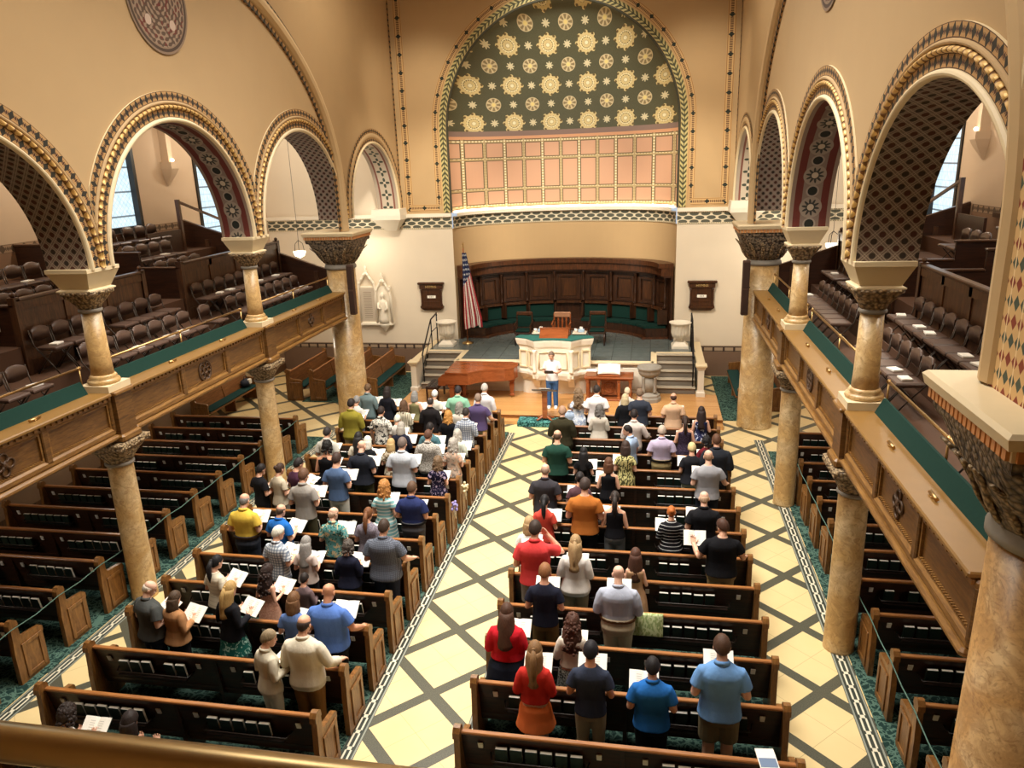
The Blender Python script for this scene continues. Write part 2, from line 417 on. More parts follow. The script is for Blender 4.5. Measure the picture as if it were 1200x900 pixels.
def stagewood():
    t = MT('stage_boards', .25); x, y, z = t.pos(); row = (y/.09).floor(); g = t.noise(3, 4, .6, (.5, 12, 1)); h = (row*12.9898).sin()*43.7; v = (g*.7+h.frac()*.3)
    c = t.mix(v, '#b07a45', '#dcab6c'); t.col(t.mix(y.near(.09, .006), c, '#6b3d1c')); return t.m
STAGE = stagewood()
def glass_mat(name, kind):
    t = MT(name, .2); u, v = t.uv()
    if kind == 'lattice': ln = ((u+v).near(.16, .022)+(u-v).near(.16, .022)).mn(1.0)
    else: ln = (u.near(.2, .026)+v.near(.22, .02)+((u+.1).near(.2, .014))).mn(1.0)
    bar = v.near(.62, .045); n = t.noise(7, 2)
    c = t.mix(n, '#9fc4d8', '#e6f2f6'); c = t.mix(ln*.4, c, '#6d8fa4'); c = t.mix(bar*.8, c, '#2d3436')
    t.col('#101418'); t.emit(c, 1.25); return t.m
GLASSL = glass_mat('leaded_lattice_glass', 'lattice'); GLASSG = glass_mat('leaded_grid_glass', 'grid')

# ------------------------------------------------------------------ the room
AW, YW, YB = 10.6, 25.6, -3.0            # aisle wall x, chancel wall y, back wall y
struct(MB().box(-AW, AW, YB, YW, -.2, 0).build('floor', FLOOR))
struct(MB().box(-AW-.3, AW+.3, YB-.3, YW+3.2, 13.6, 13.8).build('ceiling', PLASTER))
struct(MB().box(-AW, AW, YB-.2, YB, 0, 13.6).build('wall_back', PLASTER))
Z0, RI, RO = 5.86, 2.25, 2.77
WF, WBK = 5.52, 6.26                      # nave-wall faces
BAYS = [(-4.63, 2.45), (0.42, 2.45), (7.995, 0), (13.045, 0), (18.095, 0)]
ARC = [(2.945, RI), (7.995, RI), (13.045, RI), (18.095, RI), (23.12, 2.08)]
KZ = {-1: [1, .93, 1, 1, 1], 1: [1, .87, .94, .97, 1]}
def zlow(y, sd):
    for (yc, r), kz in zip(ARC, KZ[sd]):
        if abs(y-yc) < r: return Z0+kz*math.sqrt(r*r-(y-yc)**2)
    return Z0-.02
def nave_wall(sd, name):
    mb = MB(); ys = set([YB, YW])
    for yc, r in ARC:
        for i in range(41): ys.add(yc-r*math.cos(PI*i/40))
        ys.add(yc-r-.0005); ys.add(yc+r+.0005)
    ys = sorted(y for y in ys if YB <= y <= YW)
    for a, b in zip(ys, ys[1:]):
        za, zb = zlow(a, sd), zlow(b, sd)
        for x in (WF, WBK):
            mb.add([(sd*x, a, za), (sd*x, b, zb), (sd*x, b, 13.6), (sd*x, a, 13.6)], [(0, 1, 2, 3)])
        if za < Z0 and zb < Z0: mb.add([(sd*WF, a, za), (sd*WF, b, zb), (sd*WBK, b, zb), (sd*WBK, a, za)], [(0, 1, 2, 3)])
    return struct(mb.build(name, PLASTER, fix=False))
nave_wall(-1, 'wall_nave_left'); nave_wall(1, 'wall_nave_right')
def arc_pts(yc, r, z0, n=48, stilt=.02):
    p = [(yc-r, z0-stilt)]+[(yc-r*math.cos(PI*i/n), z0+r*math.sin(PI*i/n)) for i in range(n+1)]+[(yc+r, z0-stilt)]
    return p
def sweep_arch(sd, yc, prof, z0=Z0, n=48, x0=WF, ell=None, stilt=.02):
    """sweep a profile of (radius, height off the wall) round an arch; uv u along the arch, v -1..1 across"""
    mb = MB(); k = len(prof); L = 0; prev = None; rows = []
    rm = (prof[0][0]+prof[-1][0])/2
    for i in range(-1, n+2):
        row = []
        for r, h in prof:
            if ell: ry, rz = ell[0]+r, ell[1]+r
            else: ry = r; rz = r*KZ[sd][[q[0] for q in ARC].index(yc)]
            t = min(max(i, 0), n); yy = yc-ry*math.cos(PI*t/n); zz = z0+rz*math.sin(PI*t/n)
            if i < 0 or i > n: zz = z0-stilt
            if not ell: yy = min(max(yy, yc-2.52), yc+2.52)
            row.append((sd*(x0-h), yy, zz))
        c = Vector(row[k//2]); L += (c-prev).length if prev else 0; prev = c; rows.append((row, L))
    for (a, la), (b, lb) in zip(rows, rows[1:]):
        for j in range(k-1):
            v0, v1 = 2*j/(k-1)-1, 2*(j+1)/(k-1)-1
            mb.add([a[j], a[j+1], b[j+1], b[j]], [(0, 1, 2, 3)], [[(la, v0), (la, v1), (lb, v1), (lb, v0)]], smooth=k > 4)
    return mb
def half_round(r0, r1, base, h, n=6): return [((r0+r1)/2-(r1-r0)/2*math.cos(PI*i/n), base+h*math.sin(PI*i/n)) for i in range(n+1)]
tn = 0
for sd in (-1, 1):
    for bi, (yc, r) in enumerate(ARC):
        if bi == 0: continue
        tn += 1; t = thing('trim_%d' % tn, None, None); struct(t)
        e = .002
        if bi < 4:
            sweep_arch(sd, yc, [(RO, .03), (RO-.15, .03)]).build('painted_band', BAND, t, fix=False)
            sweep_arch(sd, yc, [(RO, e), (RO, .03)]).build('band_edge', CREAM, t, fix=False)
            sweep_arch(sd, yc, half_round(RO-.22, RO-.15, .01, .045)).build('tan_roll', PLASTER, t, fix=False)
            sweep_arch(sd, yc, half_round(RO-.29, RO-.22, .02, .05)).build('egg_moulding', EGG, t, fix=False)
            sweep_arch(sd, yc, [(RO-.29, .02), (RO-.43, .02)]).build('painted_band', BAND, t, fix=False)
            sweep_arch(sd, yc, half_round(RI, RO-.43, .0, .06)).build('cream_roll', CREAM, t, fix=False)
        else:
            R2 = 2.5
            sweep_arch(sd, yc, [(R2, .025), (R2-.12, .025)]).build('painted_band', BANDT, t, fix=False)
            sweep_arch(sd, yc, half_round(2.22, R2-.12, .0, .05)).build('cream_roll', PLASTER, t, fix=False)
            sweep_arch(sd, yc, [(2.22, .02), (2.13, .02)]).build('painted_band', BANDT, t, fix=False)
            sweep_arch(sd, yc, half_round(2.06, 2.13, .0, .06)).build('cream_roll', CREAM, t, fix=False)
        # soffit
        mb = MB(); L = 0; pr = [(y_, Z0+(z_-Z0)*KZ[sd][bi] if z_ > Z0 else z_) for y_, z_ in arc_pts(yc, r, Z0)]; D = WBK-WF
        for (y0, z0), (y1, z1) in zip(pr, pr[1:]):
            l = math.hypot(y1-y0, z1-z0)
            mb.add([(sd*WF, y0, z0), (sd*WBK, y0, z0), (sd*WBK, y1, z1), (sd*WF, y1, z1)], [(0, 1, 2, 3)], [[(L, -D/2), (L, D/2), (L+l, D/2), (L+l, -D/2)]], smooth=True); L += l
        mb.build('painted_soffit', [None, KNOT, ROSET, KNOT, STARS][bi], t, fix=False)
    # the great blind arch over the three bays
    tn += 1; t = thing('trim_%d' % tn, None, None); struct(t)
    E = (0, 0); yc = 13.045; zb = 6.55
    def ba(prof): return sweep_arch(sd, yc, prof, z0=zb, ell=(7.1, 4.75), n=64, stilt=1.0)
    ba([(.34, .0), (.34, .05), (.26, .05)]).build('thin_band', BANDT, t, fix=False)
    ba(half_round(-.08, .26, .0, .17)).build('plaster_roll', plain('roll_plaster', '#cdb083', .7, var=.03), t, fix=False)
    ba([(-.06, .04), (-.2, .04), (-.2, 0)]).build('thin_band', BANDT, t, fix=False)
    # medallion
    mb = MB(); n = 48; cx, cyy, cz = sd*(WF-.02), 13.04, 10.1; R = .86
    pts = [(cx, cyy+R*math.cos(2*PI*i/n), cz+R*math.sin(2*PI*i/n)) for i in range(n)]
    for i in range(n):
        a, b = pts[i], pts[(i+1) % n]
        mb.add([(cx, cyy, cz), a, b], [(0, 1, 2)], [[(0, 0), (math.cos(2*PI*i/n), math.sin(2*PI*i/n)), (math.cos(2*PI*(i+1)/n), math.sin(2*PI*(i+1)/n))]])
    tag(mb.build('mosaic_medallion', MEDAL, fix=False), 'round brown mosaic medallion high on the %s nave wall' % ('left' if sd < 0 else 'right'), 'medallion')
    md = bpy.data.objects[-1] if False else None
# aisle walls with their windows, gallery side walls
WIN = [(16.2, 18.65, 5.9, 9.6, GLASSL), (21.5, 23.45, 5.15, 9.6, GLASSG), (10.6, 13.0, 5.9, 9.6, GLASSL)]
wn = 0
for sd in (-1, 1):
    mb = MB(); ys = sorted(set([YB, YW]+[v for q in WIN for v in q[:2]]))
    for a, b in zip(ys, ys[1:]):
        q = [q for q in WIN if q[0] <= a and b <= q[1]]
        segs = [(0, q[0][2]), (q[0][3], 13.6)] if q else [(0, 13.6)]
        for z0, z1 in segs: mb.add([(sd*AW, a, z0), (sd*AW, b, z0), (sd*AW, b, z1), (sd*AW, a, z1)], [(0, 1, 2, 3)])
    struct(mb.build('wall_aisle_%s' % ('left' if sd < 0 else 'right'), AISLEW, fix=False))
    for y0, y1, z0, z1, g in WIN:
        wn += 1; t = struct(thing('window_%d' % wn, None, None))
        x = sd*(AW+.12)
        MB().add([(x, y0, z0), (x, y1, z0), (x, y1, z1), (x, y0, z1)], [(0, 1, 2, 3)], [[(y0, z0), (y1, z0), (y1, z1), (y0, z1)]]).build('pane', g, t, fix=False)
        f = MB()
        for a, b, c, d in ((y0-.07, y0+.05, z0-.05, z1), (y1-.05, y1+.07, z0-.05, z1), (y0, y1, z0-.12, z0+.04), (y0, y1, z1-.05, z1+.05)):
            f.box(sd*(AW-.04), sd*(AW+.16), a, b, c, d)
        f.build('window_frame', plain('black_frame', '#1a1613', .5), t)
        MB().box(sd*(AW-.16), sd*(AW), y0-.15, y1+.15, z0-.2, z0-.1).build('window_sill', DARKP, t)
    # gallery dado and aisle floor dado
    xs = sd*(AW-.03)
    struct(MB().box(xs, sd*AW, 4, 20.3, 3.2, 5.72).build('baseboard_gallery_%s' % ('left' if sd < 0 else 'right'), plain('brown_dado', '#8a6a50', .8, var=.06)))
    mb = MB(); mb.add([(xs, 4, 5.72), (xs, 20.3, 5.72), (xs, 20.3, 5.9), (xs, 4, 5.9)], [(0, 1, 2, 3)], [[(4, -1), (20.3, -1), (20.3, 1), (4, 1)]])
    tn += 1; struct(mb.build('trim_%d' % tn, band_mat('dado_band', '#a08468', '#5a4632', '#5a4632', .3, '#6b543e'), fix=False))
    struct(MB().box(sd*(AW-.05), sd*AW, YB, YW, 0, .25).build('baseboard_%s' % ('left' if sd < 0 else 'right'), DARKP))
    struct(MB().box(sd*(AW-.04), sd*AW, YB, YW, .25, 1.0).build('trim_%d' % (tn+20), plain('lower_dado', '#8d7258', .8, var=.05)))
# chancel wall with the great arch
HA, ZS = 3.78, 8.3
mb = MB(); xs = sorted(set([-AW, AW, -HA, HA]+[-HA*math.cos(PI*i/64) for i in range(65)]))
lo = MB()
for a, b in zip(xs, xs[1:]):
    za, zb_ = [ZS+math.sqrt(max(0, HA*HA-x*x)) for x in (a, b)]
    if a >= -HA-1e-6 and b <= HA+1e-6:
        mb.add([(a, YW, za), (b, YW, zb_), (b, YW, 13.6), (a, YW, 13.6)], [(0, 1, 2, 3)])
    else:
        lo.add([(a, YW, 0), (b, YW, 0), (b, YW, 5.12), (a, YW, 5.12)], [(0, 1, 2, 3)])
        c0, c1 = max(a, -5.52), min(b, 5.52)
        mb.add([(c0, YW, 5.12), (c1, YW, 5.12), (c1, YW, 13.6), (c0, YW, 13.6)], [(0, 1, 2, 3)])
        o0, o1 = (-AW, -5.52) if a < 0 else (5.52, AW)
        lo.add([(o0, YW, 5.12), (o1, YW, 5.12), (o1, YW, 13.6), (o0, YW, 13.6)], [(0, 1, 2, 3)])
struct(mb.build('wall_chancel', PLASTER, fix=False)); struct(lo.build('wall_chancel_lower', PALE, fix=False))
# apse: curved wall, frieze, mosaic, half dome
AX, AY = HA, 2.25
def apt(t, k=1.0): return (-AX*math.cos(t)*k, YW+.0+AY*math.sin(t)*k)
def apse_strip(z0, z1, u0, u1, vv, k=1.0, n=64):
    mb = MB(); pts = [apt(PI*i/n, k) for i in range(n+1)]; L = 0
    for i in range(n):
        a, b = pts[i], pts[i+1]; l = math.hypot(b[0]-a[0], b[1]-a[1]); ua, ub = L, L+l; L += l
        if u0 is not None: ua, ub = [p[0]/u0+u1 for p in (a, b)]
        mb.add([(a[0], a[1], z0), (b[0], b[1], z0), (b[0], b[1], z1), (a[0], a[1], z1)], [(0, 1, 2, 3)], [[(ua, vv[0]), (ub, vv[0]), (ub, vv[1]), (ua, vv[1])]], smooth=True)
    return mb
struct(apse_strip(1.2, 5.12, None, 0, (0, 1)).build('wall_apse', PLASTER, fix=False))
tn = 40
def nt():
    global tn
    tn += 1; return 'trim_%d' % tn
struct(apse_strip(5.12, 5.52, None, 0, (-1, 1), .99).build(nt(), FRIEZE, fix=False))
struct(apse_strip(5.66, 8.3, .65, .385, (0, 2.8)).build('wall_apse_mosaic', APSE, fix=False))
mb = MB()                                  # cornice ledge over the frieze, with the lit cove behind it
for i in range(64):
    a0, a1 = apt(PI*i/64, 1.0), apt(PI*(i+1)/64, 1.0); b0, b1 = apt(PI*i/64, .95), apt(PI*(i+1)/64, .95)
    mb.add([(*b0, 5.52), (*b1, 5.52), (*b1, 5.63), (*b0, 5.63), (*a0, 5.52), (*a1, 5.52), (*a1, 5.66), (*a0, 5.66)], [(0, 1, 2, 3), (0, 1, 5, 4), (3, 2, 6, 7)])
struct(mb.build(nt(), WHITE, fix=False))
cv = MT('cove_light'); cv.col('#fff2d8'); cv.emit('#ffeccb', 9.0)
struct(apse_strip(5.66, 5.70, None, 0, (0, 1), .975).build(nt(), cv.m, fix=False))
mb = MB(); n, mm = 64, 24
def dp(i, j):
    t = PI*i/n; e = PI/2*j/mm; return Vector((-AX*math.cos(t)*math.cos(e), YW+AY*math.sin(t)*math.cos(e), ZS+HA*math.sin(e)))
def duv(p): return (p.x/1.29+.43+.5, (p.z-ZS)/1.2+.28)
for j in range(mm):
    for i in range(n):
        q = [dp(i, j), dp(i+1, j), dp(i+1, j+1), dp(i, j+1)]
        mb.add(q, [(0, 1, 2, 3)], [[duv(p) for p in q]], smooth=True)
struct(mb.build('ceiling_apse_dome', DOME, fix=False))
# borders round the chancel arch and the framed panels beside it
def flat_arch(prof, z0, ztop, bottom, mat, name):
    mb = MB(); rows = []; L = 0; prev = None; k = len(prof)
    for i in range(-1, 66):
        t = min(max(i, 0), 64); row = []
        for r, h in prof:
            x = -r*math.cos(PI*t/64); z = ZS+r*math.sin(PI*t/64) if 0 <= i <= 64 else bottom
            row.append((x, YW-h, z))
        c = Vector(row[k//2]); L += (c-prev).length if prev else 0; prev = c; rows.append((row, L))
    for (a, la), (b, lb) in zip(rows, rows[1:]):
        for j in range(k-1):
            v0, v1 = 2*j/(k-1)-1, 2*(j+1)/(k-1)-1
            mb.add([a[j], a[j+1], b[j+1], b[j]], [(0, 1, 2, 3)], [[(la, v0), (la, v1), (lb, v1), (lb, v0)]], smooth=k > 4)
    return struct(mb.build(name, mat, fix=False))
def leafband():
    t = MT('olive_leaf_band', .7); u, v = t.uv(); s = ((u/.16)+v.abs()*.9).frac()
    c = t.mix(s.gt(.5), '#4c4a2c', '#b8ac72'); c = t.mix(v.abs().gt(.82), c, '#c6a468'); c = t.mix(v.abs().lt(.08), c, '#2f2f1c'); t.col(c); return t.m
flat_arch([(3.8, .02), (4.06, .02)], 0, 0, 5.66, leafband(), nt())
flat_arch(half_round(3.74, 3.82, .0, .05), 0, 0, 5.66, plain('dark_roll', '#3b3a2a', .6), nt())
flat_arch([(4.08, .015), (4.30, .015)], 0, 0, 5.9, BANDF, nt())
for sd in (-1, 1):
    mb = MB(); x = sd*5.24; hw = .13
    mb.add([(x-hw, YW-.015, 5.72), (x+hw, YW-.015, 5.72), (x+hw, YW-.015, 13.5), (x-hw, YW-.015, 13.5)], [(0, 1, 2, 3)], [[(5.72, -1), (5.72, 1), (13.5, 1), (13.5, -1)]])
    a, b = sorted((sd*4.19, x)); mb.add([(a, YW-.016, 5.72), (b, YW-.016, 5.72), (b, YW-.016, 5.94), (a, YW-.016, 5.94)], [(0, 1, 2, 3)], [[(.31, -1), (.31+b-a, -1), (.31+b-a, 1), (.31, 1)]])
    struct(mb.build(nt(), BANDF, fix=False))
    mb = MB(); xx = sd*(WF-.012); mb.add([(xx, YW-.2, 5.7), (xx, YW-.06, 5.7), (xx, YW-.06, 13.5), (xx, YW-.2, 13.5)], [(0, 1, 2, 3)], [[(5.7, -1), (5.7, 1), (13.5, 1), (13.5, -1)]])
    struct(mb.build(nt(), BANDT, fix=False))
    # frieze along the flat wall, its ledge
    a, b = sorted((sd*HA, sd*AW)); mb = MB()
    mb.add([(a, YW-.02, 5.12), (b, YW-.02, 5.12), (b, YW-.02, 5.52), (a, YW-.02, 5.52)], [(0, 1, 2, 3)], [[(a, -1), (b, -1), (b, 1), (a, 1)]]); struct(mb.build(nt(), FRIEZE, fix=False))
    struct(MB().box(a, b, YW-.09, YW, 5.52, 5.64).build(nt(), WHITE))
    # dado of the chancel wall
    struct(MB().box(sd*4.75, sd*AW, YW-.03, YW, 0, .86).build('baseboard_chancel_%s' % ('left' if sd < 0 else 'right'), plain('dado_brown', '#735a47', .8, var=.06)))
    mb = MB(); a, b = sorted((sd*4.6, sd*AW)); mb.add([(a, YW-.035, .86), (b, YW-.035, .86), (b, YW-.035, 1.07), (a, YW-.035, 1.07)], [(0, 1, 2, 3)], [[(a, -1), (b, -1), (b, 1), (a, 1)]])
    def dd():
        t = MT('dado_frieze', .8); u, v = t.uv(); c = t.mix((u.near(.34, .07)*v.lt(.6)+((v-.55).abs().lt(.18))+((v+.8).abs().lt(.14))).mn(1.0), '#a08a70', '#3a2a20'); t.col(c); return t.m
    struct(mb.build(nt(), dd(), fix=False))
    # corbel carrying the fourth arch
    c = struct(thing(nt(), None, None)); xm = sd*(WF+WBK)/2
    MB().loft([[(xm-.52*k, YW-.75*k, z), (xm+.52*k, YW-.75*k, z), (xm+.52*k, YW, z), (xm-.52*k, YW, z)] for k, z in ((.35, 5.1), (.95, 5.5), (1.0, 5.5), (1.0, 5.64), (.95, 5.85))]).build('corbel', WHITE, c)
# ------------------------------------------------------------------ columns
def sq2round(mb, cx, cy, steps, n=32):
    """loft of (half width, z, squareness 0..1)"""
    rings = []
    for r, z, q in steps:
        ring = []
        for j in range(n):
            a = 2*PI*(j+.5)/n; c, s = math.cos(a), math.sin(a); k = 1/max(abs(c), abs(s))
            f = (1-q)+q*k; ring.append((cx+r*c*f, cy+r*s*f, z))
        rings.append(ring)
    return mb.loft(rings, smooth=True)
def small_column(sd, y, which):
    x = sd*5.86
    t = thing('marble_column', 'lower yellow marble column holding the %s gallery front, %s' % which, 'column', (x, y, 0), group=None)
    MB().lathe([(.225, 0), (.225, .03), (.22, .05), (.205, 2.5), (.205, 2.53)]).build('shaft', MARB, t)
    MB().lathe([(.205, 2.53), (.235, 2.55), (.235, 2.58), (.21, 2.6)]).build('neck_ring', STONE, t)
    sq2round(MB(), 0, 0, [(.21, 2.58, 0), (.24, 2.66, .1), (.30, 2.78, .6), (.35, 2.88, 1)]).build('capital', CARV, t)
    MB().sqlathe([(.36, 2.88), (.38, 2.9), (.38, 2.98), (.35, 3.0)]).build('abacus', CARV, t)
    u = thing('gallery_column', 'short upper marble column standing on the %s gallery ledge, %s' % which, 'column', (x, y, 0))
    MB().sqlathe([(.27, 3.86), (.27, 3.97)]).build('plinth', CREAM, u)
    MB().lathe([(.24, 3.97), (.255, 4.0), (.24, 4.04), (.2, 4.05), (.215, 4.08), (.185, 4.12)]).build('base', MARB, u)
    MB().lathe([(.178, 4.1), (.165, 4.3), (.148, 5.14)]).build('shaft', MARB, u)
    MB().lathe([(.15, 5.14), (.18, 5.16), (.18, 5.19), (.16, 5.21)]).build('neck_ring', STONE, u)
    sq2round(MB(), 0, 0, [(.16, 5.2, 0), (.19, 5.27, .15), (.245, 5.36, .6), (.27, 5.43, 1), (.3, 5.45, 1), (.3, 5.5, 1)]).build('capital', CARV, u)
    MB().sqlathe([(.30, 5.5), (.30, 5.52), (.25, 5.54), (.26, 5.56), (.36, 5.79), (.37, 5.80), (.37, 5.86)]).build('impost_block', CREAM, u)
for sd, nm in ((-1, 'left'), (1, 'right')):
    small_column(sd, 10.52, (nm, 'the nearer one beside the back pews'))
    small_column(sd, 15.57, (nm, 'the farther one towards the chancel'))
def big_column(sd, y, which, near=False):
    x = sd*5.86
    t = thing('great_column', which, 'column', (x, y, 0))
    MB().lathe([(.47, 0), (.47, .04), (.46, .08), (.41, 4.45)], n=40).build('shaft', MARBT if near else MARB, t)
    MB().lathe([(.41, 4.45), (.45, 4.48), (.45, 4.54), (.42, 4.58), (.42, 4.62)], n=40).build('neck_ring', STONE, t)
    z = 4.66
    sq2round(MB(), 0, 0, [(.42, z-.06, 0), (.48, z+.08, .2), (.58, z+.24, .55), (.63, z+.42, .85), (.67, z+.56, 1), (.67, z+.57, 1)]).build('capital', CARVD, t)
    # carved leaves standing proud of the bell
    lf = MB()
    for k in range(16):
        a = 2*PI*(k+.5)/16; c, s = math.cos(a), math.sin(a); q = 1/max(abs(c), abs(s))
        p = [Vector((c*.45, s*.45, z-.02)), Vector((c*.53*(1+.25*(q-1)), s*.53*(1+.25*(q-1)), z+.12)), Vector((c*.6*(1+.6*(q-1)), s*.6*(1+.6*(q-1)), z+.3)), Vector((c*.70*(1+.9*(q-1)), s*.70*(1+.9*(q-1)), z+.42))]
        lf.tube(p, [.03, .05, .05, .02], n=6, flat=.5)
    lf.build('carved_leaves', CARV, t)
    MB().sqlathe([(.67, 5.22), (.69, 5.26), (.69, 5.33)]).build('carved_frieze', CARVD, t)
    d = MB()
    for k in range(18):
        q = -.66+k*.0776
        for ax in range(4):
            c = [(q, -.71), (q, .71), (-.71, q), (.71, q)][ax]
            d.box(c[0]-.026, c[0]+.026, c[1]-.026, c[1]+.026, 5.335, 5.41)
    d.build('dentil_course', plain('orange_dentil', '#c98a52', .6), t)
    MB().sqlathe([(.71, 5.33), (.71, 5.41), (.75, 5.42), (.77, 5.5), (.74, 5.53)]).build('abacus', CREAM, t)
    if near:
        # painted pier standing on the capital
        MB().box(sd*(WF-.02)-x, sd*(WBK)-x, -.50, .50, 5.53, 5.95).build('pier_block', CREAM, t)
        mb = MB(); xx = sd*(WF-.12)-x; h = .42
        mb.add([(xx, -h, 5.53), (xx, h, 5.53), (xx, h, 13.5), (xx, -h, 13.5)], [(0, 1, 2, 3)], [[(-h, 5.53), (h, 5.53), (h, 13.5), (-h, 13.5)]]).build('painted_diaper', PIER, t, fix=False)
        for s2 in (-1, 1): MB().box(sd*(WF-.14)-x, sd*WF-x, s2*h, s2*(h+.1), 5.53, 13.5, .03).build('cream_edge', CREAM, t)
        MB().box(sd*(WF-.115)-x, sd*WF-x, -h, h, 5.53, 13.5).build('pilaster', CREAM, t)
    return t
big_column(-1, 20.62, 'great marble column at the far end of the left gallery beside the wall monument')
big_column(1, 20.62, 'great marble column at the far end of the right gallery beside the hymn board')
big_column(1, 5.47, 'huge marble column with leafy capital cut off by the right picture edge', True)
# column loudspeakers on the two far columns
for sd, nm in ((-1, 'left'), (1, 'right')):
    t = thing('column_speaker', 'slim brown loudspeaker hung on the %s far column' % nm, 'speaker', (sd*5.38, 20.12, 3.2))
    MB().box(-.09, .09, -.08, .08, 0, 1.42, .02).build('speaker_case', plain('speaker_brown', '#4a3022', .6), t)
    MB().box(-.075, .075, -.09, -.078, .05, .68).build('grille_cloth', plain('grille_brown', '#3c271c', .9), t)
    MB().box(-.075, .075, -.09, -.078, .73, 1.37).build('grille_cloth', plain('grille_brown', '#3c271c', .9), t)
    MB().obox((0, .05, .7), (sd*.12, .16, .7), .04, .04).build('bracket', IRON, t)

# ------------------------------------------------------------------ gallery fronts
FX = 5.62
def rosette(mb, x, y, z, R, sd):
    mb.tube([(x, y+R*math.cos(2*PI*k/32), z+R*math.sin(2*PI*k/32)) for k in range(33)], .022, n=6, cap=False)
    mb.tube([(x, y+R*.3*math.cos(2*PI*k/16), z+R*.3*math.sin(2*PI*k/16)) for k in range(17)], .02, n=6, cap=False)
    for k in range(8):
        a = 2*PI*k/8; c, s = math.cos(a), math.sin(a); q = R*.63
        mb.tube([(x, y+q*c+R*.26*math.cos(2*PI*m/12), z+q*s+R*.26*math.sin(2*PI*m/12)) for m in range(13)], .016, n=5, cap=False)
def fleuron(mb, x, y, z, R, sd):
    for k in range(4):
        a = PI/2*k; c, s = math.cos(a), math.sin(a)
        mb.tube([(x, y+R*.5*c+R*.32*math.cos(2*PI*m/12), z+R*.5*s+R*.32*math.sin(2*PI*m/12)) for m in range(13)], .018, n=5, cap=False)
        a += PI/4; mb.tube([(x, y, z), (x-sd*.02, y+R*.5*math.cos(a), z+R*.5*math.sin(a))], [.02, .012], n=5)
    mb.ball((x, y, z), .03, .05, .05, 8, 6)
def gallery_front(sd, y0, y1, label, orn):
    t = thing('gallery_parapet', label, 'parapet', (0, 0, 0))
    a, b = y0, y1
    MB().box(sd*(FX+.06), sd*(FX+.14), a, b, 3.1, 3.84).build('front_board', OAK, t)
    MB().box(sd*FX, sd*(FX+.1), a, b, 3.14, 3.26, .03).box(sd*(FX-.05), sd*(FX+.1), a, b, 3.06, 3.15, .03).build('base_moulding', OAKY, t)
    MB().box(sd*FX, sd*(FX+.1), a, b, 3.70, 3.80, .02).build('top_moulding', OAKY, t)
    d = MB(); n = int((b-a)/.11)
    for k in range(n): d.box(sd*(FX-.03), sd*FX, a+.03+k*.11, a+.085+k*.11, 3.755, 3.80)
    d.build('dentil_course', OAKY, t)
    MB().box(sd*(FX-.06), sd*(FX+.42), a+.04, b-.04, 3.80, 3.86, .015).build('ledge', plain('ledge_oak', '#86622f', .4, var=.15, scale=4), t)
    W = (b-a)/3
    for k in range(1, 3): MB().box(sd*FX, sd*(FX+.1), a+k*W-.06, a+k*W+.06, 3.2, 3.74, .015).build('stile', OAK, t)
    for k in range(2): MB().box(sd*FX, sd*(FX+.1), (a, b-.07)[k], (a+.07, b)[k], 3.2, 3.74, .015).build('stile', OAK, t)
    fr = MB()
    for k in range(3):
        p0, p1 = a+k*W+.07, a+(k+1)*W-.07
        for q in ((p0, p1, 3.26, 3.29), (p0, p1, 3.67, 3.70)): fr.box(sd*(FX+.03), sd*(FX+.08), q[0], q[1], q[2], q[3])
        for q in ((p0, p0+.03), (p1-.03, p1)): fr.box(sd*(FX+.03), sd*(FX+.08), q[0], q[1], 3.29, 3.67)
        n = int((p1-p0)/.045)
        for i in range(n): fr.box(sd*(FX+.025), sd*(FX+.06), p0+i*.045, p0+i*.045+.025, 3.285, 3.3)
    fr.build('panel_beading', OAKY, t)
    o = MB(); orn(o, sd*(FX+.05), (a+b)/2, 3.48, .2, sd)
    o.build('carved_ornament', plain('carved_oak', '#4d3520', .5, var=.2, scale=20), t)
    MB().add([(sd*(FX+.30), a+.12, 3.86), (sd*(FX+.30), b-.12, 3.86), (sd*(FX+.40), b-.12, 4.06), (sd*(FX+.40), a+.12, 4.06), (sd*(FX+.33), a+.12, 3.86), (sd*(FX+.33), b-.12, 3.86), (sd*(FX+.43), b-.12, 4.06), (sd*(FX+.43), a+.12, 4.06)],
             [(0, 1, 2, 3), (4, 5, 6, 7), (3, 2, 6, 7), (0, 3, 7, 4), (1, 2, 6, 5), (0, 1, 5, 4)]).build('green_cloth_panel', GREENP, t)
    r = thing('brass_rail', label.replace('oak front', 'brass rail above the front').split(' with ')[0].split(' beside ')[0], 'rail')
    MB().tube([(sd*(FX+.47), a+.02, 4.26), (sd*(FX+.47), b-.02, 4.26)], .021).build('rail_tube', BRASS, r)
    for k in range(3):
        yy = a+.02+(b-a-.04)*k/2
        MB().tube([(sd*(FX+.47), yy, 3.62), (sd*(FX+.47), yy, 4.26)], .015).build('rail_post', BRASS, r)
        MB().ball((sd*(FX+.47), yy, 4.26), .032, .05, .032, 8, 6).build('rail_collar', BRASS, r)
    for yy in (a+1.5, b-1.4):
        c = MB().tube([(0, 0, 0), (0, 0, .02)], .03).tube([(-.0, -.1, .025), (0, .1, .025)], .02)
        o = c.build('ledge_clip', BRASS); o.location = (sd*(FX+.15), yy, 3.86)
        tag(o, 'small brass clip on the gallery ledge', 'clip', 'brass clips on the gallery ledges')
GF = {}
